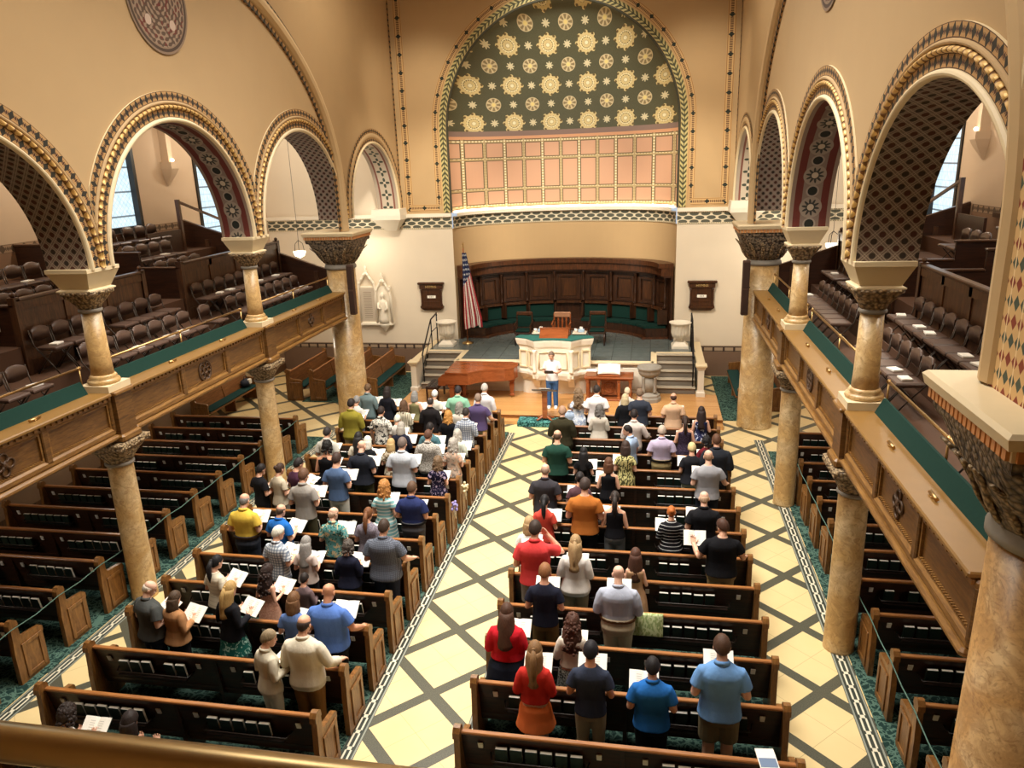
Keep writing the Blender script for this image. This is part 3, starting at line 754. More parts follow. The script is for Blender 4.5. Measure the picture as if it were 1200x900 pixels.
for sd, nm in ((-1, 'left'), (1, 'right')):
    gallery_front(sd, 6.0, 10.31, 'oak front of the %s gallery, nearest bay with a fleuron ornament' % nm, fleuron)
    gallery_front(sd, 10.73, 15.36, 'oak front of the %s gallery, middle bay with a round rosette' % nm, rosette)
    gallery_front(sd, 15.78, 20.12, 'oak front of the %s gallery, farthest bay beside the great column' % nm, fleuron)
    for y in (10.52, 15.57):
        t = thing('gallery_pedestal', 'oak block in the %s gallery front under the %s upper column' % (nm, 'nearer' if y < 12 else 'farther'), 'pedestal', (sd*5.86, y, 0))
        MB().box(-.30 if sd > 0 else -.24, .24 if sd > 0 else .30, -.2, .2, 3.12, 3.82).build('block', OAK, t)
        MB().box(-.36 if sd > 0 else -.24, .24 if sd > 0 else .36, -.24, .24, 3.0, 3.13, .03).build('block_base', OAKY, t)
        MB().box(-.35 if sd > 0 else -.24, .24 if sd > 0 else .35, -.23, .23, 3.80, 3.862, .015).build('block_cap', OAKY, t)
# gallery floors, steps and side partitions
TIERS = [(5.7, 7.05, 3.62), (7.05, 7.66, 3.95), (7.66, 8.65, 4.45), (8.65, 9.6, 4.80), (9.6, AW, 5.15)]
GB = plain('gallery_floor', '#5a3d2a', .7, var=.15, scale=3)
for sd, nm in ((-1, 'left'), (1, 'right')):
    mb = MB(); prof = [(sd*5.7, 3.06)]
    for x0, x1, z in TIERS: prof += [(sd*x0, z), (sd*x1, z)]
    prof += [(sd*AW, 3.06)]
    mb.prism(prof, 1, YB, 20.45); struct(mb.build('floor_gallery_%s' % nm, GB))
    pn = 0
    for y0, y1, lab in ((5.0, 9.9, 'beside the nearest bay'), (10.95, 14.3, 'between the two stair gaps'), (15.7, 20.4, 'towards the chancel end')):
        t = thing('gallery_partition', 'long dark panelled partition behind the lower chairs of the %s gallery, %s' % (nm, lab), 'partition')
        MB().box(sd*7.64, sd*7.70, y0, y1, 3.95, 5.22).build('panel_board', DARKP, t)
        MB().box(sd*7.60, sd*7.74, y0-.03, y1+.03, 5.22, 5.28, .015).build('coping', plain('dark_coping', '#4a3122', .28), t)
        f = MB(); n = max(2, round((y1-y0)/1.15)); W = (y1-y0)/n
        for k in range(n+1): f.box(sd*7.615, sd*7.645, max(y0, y0+k*W-.06), min(y1, y0+k*W+.06), 3.95, 5.22)
        f.box(sd*7.615, sd*7.645, y0, y1, 5.08, 5.22).box(sd*7.615, sd*7.645, y0, y1, 4.0, 4.2); f.build('panel_frame', wood('dark_frame', '#3a2415', '#6a4528', 3, (5, 5, 1)), t)
        for yy in (y0, y1):
            MB().box(sd*7.6, sd*7.74, yy-.06, yy+.06, 3.95, 5.3).ball((sd*7.67, yy, 5.34), .05, .05, .05, 8, 6).build('end_post', DARKP, t)
    for y in (9.9, 10.95, 14.3, 15.7):
        t = thing('stair_partition', 'stepped dark partition across the %s gallery tiers, %s' % (nm, {9.9: 'near side of the nearer stair', 10.95: 'far side of the nearer stair', 14.3: 'near side of the farther stair', 15.7: 'far side of the farther stair'}[y]), 'partition')
        for (x0, x1, z) in TIERS[2:]:
            MB().box(sd*x0, sd*x1, y-.03, y+.03, z, z+.68).build('panel_board', DARK, t)
            MB().box(sd*(x0-.02), sd*x1, y-.06, y+.06, z+.68, z+.73, .012).build('coping', plain('dark_coping', '#4a3122', .28), t)
    t = thing('end_partition', 'sloping dark boarded end wall closing the %s gallery before the chancel' % nm, 'partition')
    MB().prism([(sd*6.05, 3.62), (sd*AW, 3.62), (sd*AW, 5.9), (sd*6.05, 4.34)], 1, 20.46, 20.52).build('panel_board', DARK, t)
    MB().obox((sd*6.02, 20.49, 4.36), (sd*(AW-.02), 20.49, 5.92), .12, .05).build('coping', plain('dark_coping', '#4a3122', .28), t)
    for k in range(4): MB().box(sd*(6.5+k*1.1), sd*(6.62+k*1.1), 20.43, 20.46, 3.7, 4.3+.32*k+.1).build('stile', DARKP, t)
    t = thing('stair_rail', 'dark wooden handrail on a square post by the windows of the %s gallery' % nm, 'handrail')
    MB().box(sd*9.92, sd*10.02, 19.4, 19.5, 5.15, 6.55).build('post', DARKP, t)
    MB().obox((sd*9.97, 19.45, 6.5), (sd*9.9, 22.4, 5.55), .07, .06).build('rail', DARKP, t)
    MB().box(sd*9.94, sd*10.0, 17.9, 19.45, 5.15, 5.75).build('side_board', DARK, t)
    # wall light corbel between the windows, hanging lantern at the far end
    t = thing('wall_lamp', 'pale corbel with a lit lamp between the %s gallery windows' % nm, 'lamp', (sd*AW, 20.1, 7.3))
    MB().loft([[(-sd*d*.0, -k, z), (-sd*d, -k*.8, z), (-sd*d, k*.8, z), (0, k, z)] for d, k, z in ((.03, .03, -.38), (.22, .17, -.08), (.3, .22, .08), (.3, .22, .26))]).build('corbel', AISLEW, t)
    MB().loft([[(0, -.12, z), (-sd*.2, -.1, z), (-sd*.2, .1, z), (0, .12, z)] for z in (.26, 2.2)]).build('rib_foot', AISLEW, t)
    em = MT('lamp_glow_%s' % nm); em.col('#fff0d0'); em.emit('#ffe9c4', 8.0)
    MB().ball((-sd*.25, 0, .31), .045, .045, .045).build('lamp_bulb', em.m, t)
    point('wall_lamp_light', (sd*(AW-.7), 20.1, 7.95), 9, WARM, .12)
    t = thing('hanging_lantern', 'small glass lantern on a long wire beyond the %s gallery end wall' % nm, 'lantern', (sd*7.9, 22.3, 4.7))
    MB().tube([(0, 0, .42), (0, 0, 8.8)], .006, n=5).build('wire', IRON, t)
    for k in range(3):
        a = 2*PI*k/3; MB().tube([(0, 0, .42), (.13*math.cos(a), .13*math.sin(a), .32), (.17*math.cos(a), .17*math.sin(a), .06)], .009, n=5).build('arm', IRON, t)
    e2 = MT('lantern_glow_%s' % nm); e2.col('#fff4dc'); e2.emit('#fff2d8', 3.0)
    MB().lathe([(.02, -.12), (.14, -.06), (.18, .02), (.19, .08)], n=16).build('glass_bowl', e2.m, t)
    point('lantern_light', (sd*7.9, 22.3, 4.3), 60, (1, .9, .75), .12)
    point('chancel_uplight', (sd*6.9, 24.7, 4.55), 30, (1, .9, .72), .1)
# ------------------------------------------------------------------ chancel platform, stairs
mb = MB(); pts = [(-4.42, YW), (-4.42, 23.95), (-3.08, 23.95), (-3.08, 22.7), (3.08, 22.7), (3.08, 23.95), (4.42, 23.95), (4.42, YW), (AX, YW)]
pts += [(apt(PI*i/32)[0], apt(PI*i/32)[1]) for i in range(31, 0, -1)] + [(-AX, YW)]
mb.prism(pts, 2, 1.16, 1.2); struct(mb.build('floor_chancel', SLATE))
for k, q in enumerate(((-3.08, 3.08, 22.74, 23.2), (-4.42, -3.08, 23.99, 24.3), (3.08, 4.42, 23.99, 24.3), (-3.1, -3.08, 22.74, 24), (3.08, 3.1, 22.74, 24))): struct(MB().box(*q, 0, 1.16).build(nt(), WHITE))
mb = MB()
for a in ((-3.12, 3.12, 22.64, 22.84), (-3.2, -3.02, 22.64, 24.05), (3.02, 3.2, 22.64, 24.05), (-4.42, -3.1, 23.9, 24.05), (3.1, 4.42, 23.9, 24.05)): mb.box(*a, 1.13, 1.215, .015)
struct(mb.build(nt(), CREAM))
mb = MB()                                   # raised panels on the platform front
for k in range(7):
    x = -3.0+k*.86
    if -1.3 < x < .9: continue
    mb.box(x, x+.74, 22.70, 22.75, .32, 1.02, .02)
    mb.box(x+.08, x+.66, 22.685, 22.7, .4, .94, .01)
struct(mb.build(nt(), WHITE))
struct(MB().box(-4.62, 5.0, 20.38, 22.75, 0, .2).build('floor_stage', STAGE))
struct(MB().box(-4.62, 5.0, 20.1, 20.38, 0, .1).box(-4.62, 5.0, 20.34, 20.4, .16, .205).build(nt(), STAGE))
for sd, nm in ((-1, 'left'), (1, 'right')):
    t = thing('chancel_stair', 'short flight of pale steps up to the chancel on the %s' % nm, 'stairs', (sd*3.74, 22.75, .2))
    for k in range(5):
        MB().box(-.63, .63, k*.24+.02, 1.2, k*.2, (k+1)*.2-.03).build('step_riser', plain('stair_carpet', '#7d7264', .9, var=.08), t)
        MB().box(-.64, .64, k*.24-.03, k*.24+.24, (k+1)*.2-.03, (k+1)*.2, .01).build('step_tread', plain('tread', '#b0a48f', .7, var=.05), t)
    t = thing('stair_cheek', 'white panelled side wall and newel of the %s chancel stair' % nm, 'stair wall', (sd*4.52, 22.6, .2))
    MB().box(-.07, .07, .12, 3.0, 0, .92).build('side_wall', WHITE, t)
    MB().box(-.13, .13, 0.1, 2.96, .92, 1.0, .02).build('coping', CREAM, t)
    MB().sqlathe([(.13, 0), (.13, .12), (.1, .15), (.09, .2), (.09, .82), (.13, .88), (.13, .92)]).build('newel_post', WHITE, t)
    MB().box(-.17, .17, -.17, .17, .92, 1.0, .02).build('newel_cap', CREAM, t)
    t = thing('stair_handrail', 'black iron handrail of the %s chancel stair' % nm, 'handrail', (sd*4.30, 22.9, .2))
    MB().tube([(0, 0, 0), (0, 0, 1.15)], .02).build('lower_post', IRON, t)
    MB().tube([(0, 1.15, 1.0), (0, 1.15, 2.05)], .02).build('upper_post', IRON, t)
    MB().tube([(0, 1.85, 1.0), (0, 1.85, 2.15)], .022).build('wall_post', IRON, t)
    MB().tube([(0, -.05, 1.1), (0, .0, 1.16), (0, 1.15, 2.05), (0, 1.85, 2.12), (0, 1.9, 2.05)], .024).build('rail', IRON, t)
    MB().tube([(0, 0, .72), (0, 1.15, 1.62), (0, 1.85, 1.65)], .015).build('lower_rail', IRON, t)
    # white urn planters
    t = thing('urn_planter', 'white fluted urn planter on the chancel platform, %s of the stage' % nm, 'planter', (sd*3.95, 24.75, 1.2))
    MB().sqlathe([(.27, 0), (.27, .08), (.22, .12), (.15, .2)]).build('foot', WHITE, t)
    rings = []
    for r, z, f in ((.11, .2, 0), (.08, .27, 0), (.12, .31, 0), (.24, .36, .02), (.27, .5, .02), (.27, .72, .02), (.30, .78, 0), (.36, .82, 0), (.36, .85, 0), (.29, .85, 0), (.27, .78, 0)):
        rings.append([((r+f*math.cos(16*2*PI*j/64))*math.cos(2*PI*j/64), (r+f*math.cos(16*2*PI*j/64))*math.sin(2*PI*j/64), z) for j in range(64)])
    MB().loft(rings, smooth=True).build('bowl', WHITE, t)
# ------------------------------------------------------------------ curved choir stalls in the apse
def arcseg(k0, k1, z0, z1, t0, t1, n=12):
    mb = MB(); rings = []
    for i in range(n+1):
        t = t0+(t1-t0)*i/n; a, b = apt(t, k0), apt(t, k1); rings.append([(*a, z0), (*b, z0), (*b, z1), (*a, z1)])
    return mb.loft(rings)
ws = thing('choir_panelling', 'curved dark wooden panelling with canopy round the apse', 'panelling')
TA, TB = .20, PI-.20; NB = 9
arcseg(.985, .965, 1.2, 3.4, .05, PI-.05, 48).build('back_boards', DEEP, ws)
arcseg(.985, .88, 3.40, 3.66, .06, PI-.06, 48).build('canopy_frieze', wood('canopy_wood', '#301a0e', '#643a1e', 3, (6, 6, 1)), ws)
arcseg(.985, .85, 3.66, 3.82, .05, PI-.05, 48).build('canopy_cornice', wood('canopy_wood', '#301a0e', '#643a1e', 3, (6, 6, 1)), ws)
arcseg(.985, .90, 3.34, 3.41, .06, PI-.06, 48).build('canopy_soffit', DARK, ws)
for k in range(NB):
    a, b = TA+(TB-TA)*k/NB, TA+(TB-TA)*(k+1)/NB; g = .035
    f = MB()
    for (p, q, z0, z1) in ((a+g, b-g, 2.28, 2.36), (a+g, b-g, 3.12, 3.2), (a+g, a+g+.03, 2.36, 3.12), (b-g-.03, b-g, 2.36, 3.12)):
        f2 = arcseg(.968, .945, z0, z1, p, q, 6); f.v, o = f.v+f2.v, len(f.v); f.f += [[o+i for i in q2] for q2 in f2.f]; f.uv += f2.uv; f.sm += f2.sm
    f.build('panel_frame', DEEP, ws)
    arcseg(.968, .955, 2.42, 3.06, a+g+.05, b-g-.05, 6).build('raised_panel', wood('panel_field', '#27150b', '#5a3519', 3, (6, 6, .7)), ws)
    arcseg(.968, .90, 2.16, 2.24, a+.02, b-.02, 6).build('shelf_moulding', wood('panel_field', '#27150b', '#5a3519', 3, (6, 6, .7)), ws)
for k in range(NB+1):
    a = TA+(TB-TA)*k/NB; p = apt(a, .935)
    MB().lathe([(.06, 2.24), (.075, 2.28), (.045, 2.34), (.042, 2.55), (.06, 2.6), (.04, 2.64), (.04, 3.2), (.07, 3.3), (.075, 3.34)], *p, n=10).build('colonnette', DEEP, ws)
    q = apt(a, .87); MB().obox((*apt(a, .96), 1.95), (*q, 1.95), .07, .5).build('arm_divider', DEEP, ws)
bs = thing('choir_bench', 'curved bench with green cushions running round the apse', 'bench')
arcseg(.96, .76, 1.2, 1.55, .16, PI-.16, 48).build('seat_box', DEEP, bs)
arcseg(.96, .72, 1.2, 1.27, .14, PI-.14, 48).build('plinth', wood('canopy_wood', '#301a0e', '#643a1e', 3, (6, 6, 1)), bs)
for k in range(NB):
    a, b = TA+(TB-TA)*k/NB+.012, TA+(TB-TA)*(k+1)/NB-.012
    if k == NB//2: continue
    arcseg(.95, .75, 1.55, 1.63, a, b, 6).build('seat_cushion', GREENV, bs)
    arcseg(.965, .935, 1.66, 2.12, a, b, 6).build('back_cushion', GREENV, bs)
# ------------------------------------------------------------------ pulpit
pu = thing('pulpit', 'ornate white stone pulpit with green cloth top at the front of the platform', 'pulpit', (.08, 22.0, .2)); pu.scale = (1.03, 1, .895)
def pl(off, z, dz=0): return [(x*(1+off)+0, y-off*.6 if y < .9 else y, z) for x, y in PLAN]
PLAN = [(-1.0, .72), (-1.1, .5), (-.78, .36), (-.52, .02), (-.26, .12), (0, .15), (.26, .12), (.52, .02), (.78, .36), (1.1, .5), (1.0, .72)]
MB().loft([pl(-.03, .9), pl(-.03, 1.72)]).build('drum', WHITE, pu)
MB().loft([pl(-.05, .62), pl(.0, .7), pl(.05, .78), pl(.05, .86), pl(.02, .92)]).build('lower_moulding', WHITE, pu)
MB().loft([pl(-.03, 1.72), pl(.03, 1.8), pl(.05, 1.88), pl(.07, 1.96), pl(.07, 2.02)]).build('upper_moulding', WHITE, pu)
MB().loft([pl(.07, 2.02), pl(.08, 2.04), pl(.06, 2.07)]).build('green_cloth_top', plain('pulpit_cloth', '#2a6259', .85, var=.15, scale=25, spec=.2), pu)
MB().box(-1.0, 1.0, .62, .74, 0, .66).loft([[(-.85, .55, 0), (.85, .55, 0), (.95, .62, 0), (-.95, .62, 0)], [(-.7, .5, .66), (.7, .5, .66), (.95, .62, .66), (-.95, .62, .66)]]).build('pedestal', WHITE, pu)
fr = MB()
for (p, q) in ((1, 2), (2, 3), (7, 8), (8, 9)):
    a, b = Vector((*PLAN[p], 0)), Vector((*PLAN[q], 0)); d = (b-a); nrm = Vector((d.y, -d.x, 0)).normalized()
    A, B = a+d*.15+nrm*.0, a+d*.85+nrm*.0
    for z in (1.02, 1.6): fr.obox(A+Vector((0, 0, z)), B+Vector((0, 0, z)), .05, .04)
    for P in (A, B): fr.obox(P+Vector((0, 0, 1.02)), P+Vector((0, 0, 1.6)), .05, .04, up=(0, 1, 0))
fr.build('side_panel_frame', CREAM, pu)
fr = MB(); fr.tube([(-.42, .06, 1.03), (-.2, .13, 1.03), (0, .15, 1.03), (.2, .13, 1.03), (.42, .06, 1.03), (.42, .06, 1.6), (.2, .13, 1.6), (0, .15, 1.6), (-.2, .13, 1.6), (-.42, .06, 1.6), (-.42, .06, 1.03)], .025, n=6)
fr.build('front_panel_frame', CREAM, pu)
for s in (-1, 1):
    MB().lathe([(.06, .9), (.07, .95), (.05, 1.0), (.05, 1.62), (.075, 1.7)], s*.55, .02, n=10).build('corner_colonnette', WHITE, pu)
    MB().lathe([(.06, .9), (.07, .95), (.05, 1.0), (.05, 1.62), (.075, 1.7)], s*1.03, .6, n=10).build('corner_colonnette', WHITE, pu)
    MB().prism([(.02, .9), (.02, .7), (.2, .55), (.34, .3), (.5, .3), (.5, .9)], 0, s*.52-.09, s*.52+.09).build('console_bracket', WHITE, pu)
    MB().prism([(.5, .9), (.5, .7), (.6, .5), (.7, .45), (.9, .9)], 0, s*.92-.08, s*.92+.08).build('console_bracket', WHITE, pu)
t = thing('reading_desk', 'sloping wooden reading desk on top of the white pulpit', 'reading desk', (.08, 22.50, 1.46))
MB().prism([(-.32, .5), (-.32, .56), (.12, .8), (.12, .2), (-.3, .2)], 0, -.44, .44).build('desk_slope', MAHOG, t)
MB().box(-.46, .46, .1, .16, .0, .84, .01).build('desk_back', MAHOG, t)
MB().obox((-.47, -.35, .545), (.47, -.35, .545), .05, .05).build('book_ledge', MAHOG, t)
for k, (x, y) in enumerate(((-.6, 24.0), (.72, 24.0))):
    t = thing('side_table', 'small dark side table %s behind the pulpit' % ('left' if k == 0 else 'right'), 'side table', (x, y, 1.2))
    MB().box(-.22, .22, -.2, .2, .62, .66, .01).build('table_top', PALE, t)
    for a in (-1, 1):
        for b in (-1, 1): MB().lathe([(.02, 0), (.025, .3), (.02, .62)], a*.18, b*.16, n=8).build('leg', DEEP, t)
    MB().box(-.2, .2, -.18, .18, .5, .62).build('apron', DEEP, t)
    t = thing('tissue_box', 'blue and white tissue box on the side table %s behind the pulpit' % ('left' if k == 0 else 'right'), 'tissue box', (x+.06, y, 1.86))
    MB().box(-.1, .1, -.07, .07, 0, .1, .01).build('box', plain('pale_blue', '#9fb8cc', .6), t)
    MB().loft([[(-.04, -.02, .1), (.04, -.02, .1), (.04, .02, .1), (-.04, .02, .1)], [(-.06, -.03, .17), (.03, -.01, .18), (.05, .03, .16), (-.03, .02, .18)]]).build('tissue', PAPER, t)
    t = thing('white_cup', 'white cup beside the tissue box on the %s side table' % ('left' if k == 0 else 'right'), 'cup', (x-.13, y-.02, 1.86))
    MB().lathe([(.03, 0), (.045, .03), (.048, .11), (.042, .11), (.04, .02)], n=14).build('bowl', PAPER, t)
    MB().tube([(.045, 0, .09), (.075, 0, .07), (.07, 0, .04), (.045, 0, .03)], .008, n=6).build('handle', PAPER, t)
def chair_throne(x, y, label):
    t = thing('high_back_chair', label, 'chair', (x, y, 1.2))
    MB().box(-.28, .28, -.28, .26, .40, .46, .015).build('seat_frame', DEEP, t)
    MB().box(-.25, .25, -.26, .22, .46, .53, .03).build('seat_cushion', GREENV, t)
    for s in (-1, 1):
        MB().obox((s*.26, .26, 0), (s*.26, .32, 1.05), .05, .05).build('back_post', DEEP, t)
        MB().lathe([(.025, 0), (.035, .2), (.025, .4)], s*.25, -.25, n=8).build('leg', DEEP, t)
        MB().obox((s*.28, -.25, .68), (s*.28, .3, .72), .05, .05).obox((s*.28, -.24, .44), (s*.28, -.24, .68), .04, .04).build('arm', DEEP, t)
    MB().box(-.24, .24, .26, .32, .55, .92, .01).build('back_cushion', GREENV, t)
    MB().box(-.28, .28, .27, .34, .95, 1.08, .02).build('crest_rail', wood('canopy_wood', '#301a0e', '#643a1e', 3, (6, 6, 1)), t)
    return t
chair_throne(-1.3, 25.0, 'dark high-backed chair with green upholstery on the platform left of the pulpit')
chair_throne(1.22, 25.1, 'dark high-backed chair with green upholstery on the platform right of the pulpit')
t = thing('armchair', 'light brown wooden armchair behind the middle of the pulpit', 'chair', (-.02, 25.3, 1.2))
MB().box(-.28, .28, -.28, .24, .40, .47, .02).build('seat', MAHOG, t)
MB().box(-.30, .30, .24, .3, .82, 1.02, .03).build('top_rail', plain('pink_brown', '#a87a5a', .4, var=.1), t)
for s in (-1, 1):
    MB().obox((s*.26, .27, 0), (s*.28, .27, .95), .05, .05).build('back_post', MAHOG, t)
    MB().obox((s*.26, -.25, 0), (s*.26, -.25, .66), .045, .045).build('leg', MAHOG, t)
    MB().tube([(s*.28, .26, .78), (s*.31, 0, .7), (s*.3, -.27, .68)], .028, n=8).build('arm', MAHOG, t)
for k in range(3): MB().obox((-.14+.14*k, .27, .46), (-.14+.14*k, .27, .84), .06, .015).build('back_slat', MAHOG, t)
# ------------------------------------------------------------------ flag, hymn boards, wall monument
t = thing('flag_pole', 'flag pole standing at the left edge of the apse', 'flag pole', (-3.3, 25.05, 1.2))
MB().lathe([(.2, 0), (.2, .03), (.06, .07), (.03, .1)], n=18).build('base', BRASS, t)
MB().tube([(0, 0, .05), (0, 0, 3.3)], .018, n=10).build('pole', MAHOG, t)
MB().lathe([(.01, 3.28), (.035, 3.33), (.02, 3.37), (.04, 3.43), (.005, 3.52)], n=12).build('finial', BRASS, t)
def flagmat():
    t = MT('flag_cloth', .8); u, v = t.uv(); st = (u*6.5).frac().lt(.5); c = t.mix(st, '#e8e2d6', '#a3202b')
    a = ((u*9.0).frac()-.5).abs(); b = ((v*16.0).frac()-.5).abs(); star = (a*a+b*b).sqrt().lt(.24)
    can = t.mix(star, '#1d2950', '#e4e2de'); c = t.mix((v+u*.18).lt(.44), c, can); t.col(c); return t.m
mb = MB(); NU, NV = 40, 40
def fp(i, j):
    u, v = i/NU, j/NV; wdt = .16+.5*min(1, v*1.15)**1.1
    x = (u-.3)*wdt+.10*v; y = -.05+.07*math.sin(u*17+v*2)*(.4+v); return (x, y, 3.16-2.52*v-.18*abs(u-.75)*v)
for j in range(NV):
    for i in range(NU): mb.add([fp(i, j), fp(i+1, j), fp(i+1, j+1), fp(i, j+1)], [(0, 1, 2, 3)], [[(i/NU, j/NV), ((i+1)/NU, j/NV), ((i+1)/NU, (j+1)/NV), (i/NU, (j+1)/NV)]], smooth=True)
f = mb.build('flag', flagmat(), fix=False); f.location = (-3.28, 25.0, 1.2)
md = f.modifiers.new('thick', 'SOLIDIFY'); md.thickness = .004
tag(f, 'striped red and white flag with starry blue corner hanging on its pole', 'flag')
def text_obj(name, s, size, loc, mat, parent, rot=(PI/2, 0, 0)):
    c = bpy.data.curves.new(name, 'FONT'); c.body = s; c.size = size; c.align_x = 'CENTER'; c.align_y = 'CENTER'; c.extrude = .004
    t_ = bpy.data.objects.new(name+'_curve', c); COL.objects.link(t_); me = bpy.data.meshes.new_from_object(t_.evaluated_get(bpy.context.evaluated_depsgraph_get())); bpy.data.objects.remove(t_); o = bpy.data.objects.new(name, me); COL.objects.link(o); me.materials.clear(); me.materials.append(mat); o.location = loc; o.rotation_euler = rot; o.parent = parent; return o
for sd, nm in ((-1, 'left'), (1, 'right')):
    t = thing('hymn_board', 'dark wooden hymn board on the pale wall %s of the apse' % nm, 'hymn board', (sd*4.65, YW-.03, 2.28))
    HB = wood('hymn_wood', '#2a160d', '#573218', 4, (6, 6, 1))
    MB().box(-.36, .36, -.06, 0, .06, .9, .01).build('board', HB, t)
    MB().box(-.48, .48, -.14, 0, .92, 1.0, .02).box(-.42, .42, -.1, 0, .76, .92, .01).build('cornice', HB, t)
    MB().loft([[(-.3, -.06, 0), (.3, -.06, 0), (.3, 0, 0), (-.3, 0, 0)], [(-.42, -.11, .1), (.42, -.11, .1), (.42, 0, .1), (-.42, 0, .1)], [(-.42, -.11, .16), (.42, -.11, .16), (.42, 0, .16), (-.42, 0, .16)]]).build('base_shelf', HB, t)
    for s in (-1, 1): MB().lathe([(.035, .16), (.045, .2), (.03, .24), (.03, .68), (.045, .74)], s*.36, -.07, n=10).build('column', HB, t)
    for k in range(3): MB().box(-.28, .28, -.075, -.06, .3+.14*k, .315+.14*k).build('slat', HB, t)
    MB().box(-.15, .15, -.08, -.06, .44, .53).build('number_card', PAPER, t)
    text_obj('heading_letters', 'HYMNS', .12, (0, -.105, .84), plain('gilt_letter', '#b89a62', .4), t)
    text_obj('card_numbers', '3 5 7', .07, (0, -.083, .485), plain('ink', '#2b2724', .7), t)
t = thing('wall_monument', 'white gothic wall monument with an inscribed tablet and a statue niche', 'monument', (-6.78, YW, 1.6))
MB().box(-.62, .62, -.1, 0, .22, 1.55).build('back_slab', WHITE, t)
MB().box(-.66, .66, -.18, 0, .14, .24, .02).build('sill', WHITE, t)
MB().box(-.52, .02, -.115, -.1, .3, 1.5).build('tablet', plain('grey_tablet', '#b9ab97', .6, var=.05), t)
ln = MB()
for k in range(14): ln.box(-.4, -.1, -.122, -.115, .42+k*.07, .44+k*.07)
ln.build('inscription_lines', plain('inscription', '#8e806e', .7), t)
for cx, hw, zt in ((-.25, .32, 2.0), (.34, .28, 1.75)):
    for s in (-1, 1):
        MB().tube([(cx+s*hw, -.13, .2), (cx+s*hw, -.13, zt-.55), (cx+s*hw*.8, -.14, zt-.3), (cx+s*hw*.3, -.14, zt-.08), (cx, -.14, zt+.08)], [.05, .05, .05, .045, .035], n=8).build('gothic_arch', WHITE, t)
        for q in range(3): MB().ball((cx+s*hw*(.85-.3*q), -.16, zt-.33+.15*q), .045, .05, .05, 8, 6).build('crocket', WHITE, t)
    MB().lathe([(.02, zt), (.06, zt+.1), (.02, zt+.16), (.05, zt+.22), (.0, zt+.32)], cx, -.13, n=10).build('finial', WHITE, t)
MB().lathe([(.02, -.1), (.07, -.03), (.12, .06), (.2, .16), (.21, .22)], .34, -.12, n=16).build('statue_bracket', WHITE, t)
rings = []
for z, rx, ry in ((.24, .17, .12), (.4, .15, .11), (.62, .13, .1), (.8, .14, .1), (.98, .17, .1), (1.06, .13, .09), (1.1, .05, .05), (1.14, .05, .05), (1.18, .075, .08), (1.26, .08, .085), (1.34, .04, .04)):
    rings.append([(.34+rx*math.cos(2*PI*j/16)*(1+.06*math.cos(j*3.0)), -.2+ry*math.sin(2*PI*j/16), z) for j in range(16)])
MB().loft(rings, smooth=True).tube([(.2, -.24, 1.0), (.19, -.3, .8), (.3, -.34, .78)], [.05, .045, .035], n=8).tube([(.48, -.24, 1.0), (.52, -.28, .8), (.44, -.34, .7)], [.05, .045, .035], n=8).build('statue', WHITE, t)
# ------------------------------------------------------------------ piano and bench, lectern, table, font, carpet block
PO = [(-3.12, 21.2), (-2.42, 21.2), (-2.24, 21.38), (-2.05, 21.55), (-1.7, 21.62), (-1.35, 21.7), (-1.1, 21.92), (-1.03, 22.2), (-1.08, 22.48), (-1.3, 22.6), (-3.12, 22.6)]
t = thing('grand_piano', 'brown grand piano with closed lid before the chancel platform', 'piano', (0, 0, .2))
MB().prism(PO, 2, .96, 1.0).build('lid', MAHOG, t)
c = sum(p[0] for p in PO)/len(PO), sum(p[1] for p in PO)/len(PO)
MB().prism([(c[0]+(x-c[0])*.985, c[1]+(y-c[1])*.97) for x, y in PO], 2, .62, .955).build('case', MAHOG, t)
MB().box(-3.34, -3.1, 21.22, 22.58, .58, .72).build('key_bed', MAHOG, t)
for y in (21.22, 22.5): MB().prism([(-3.34, .72), (-3.1, .72), (-3.1, .95), (-3.2, .93), (-3.34, .8)], 1, y, y+.08).build('cheek', MAHOG, t)
k = MB().box(-3.3, -3.14, 21.3, 22.5, .72, .745); k.build('white_keys', PAPER, t)
k = MB(); [k.box(-3.23, -3.14, 21.33+i*.033, 21.345+i*.033, .745, .757) for i in range(36) if i % 7 not in (2, 6)]
k.build('black_keys', IRON, t)
for x, y in ((-2.95, 21.35), (-2.95, 22.45), (-1.22, 22.1)):
    l = MB().sqlathe([(.1, .62), (.1, .54), (.06, .5), (.075, .4), (.05, .12), (.07, .1), (.07, .06)], x, y).build('leg', MAHOG, t)
    MB().lathe([(.03, 0), (.04, .03), (.03, .06)], x, y, n=10).build('caster', BRASS, l)
MB().box(-2.75, -2.65, 21.85, 22.05, .08, .62).box(-2.9, -2.6, 21.83, 22.07, .05, .1).build('pedal_lyre', MAHOG, t)
t = thing('piano_bench', 'dark tufted bench at the keyboard end of the piano', 'bench', (-3.62, 21.85, .2))
MB().box(-.2, .2, -.42, .42, .38, .46, .01).build('bench_frame', DARK, t)
tf = MB()
for i in range(3):
    for j in range(6): tf.ball((-.13+.13*i, -.35+.14*j, .47), .075, .08, .03, 10, 6)
tf.build('tufted_seat', plain('dark_leather', '#33281f', .5, var=.15), t)
for a in (-1, 1):
    for b in (-1, 1): MB().box(a*.17-.025, a*.17+.025, b*.38-.025, b*.38+.025, 0, .38).build('leg', DARK, t)
t = thing('carpet_block', 'low teal carpeted block under the lectern', 'step', (.12, 20.0, 0))
MB().box(-.82, .82, -.1, .36, 0, .16, .02).build('carpet_cover', CARPETB, t)
t = thing('lectern', 'slim reddish wooden lectern on the carpeted block before the speaker', 'lectern', (.08, 20.13, .16))
MB().sqlathe([(.07, .06), (.07, .8), (.1, .9)]).build('post', MAHOG, t)
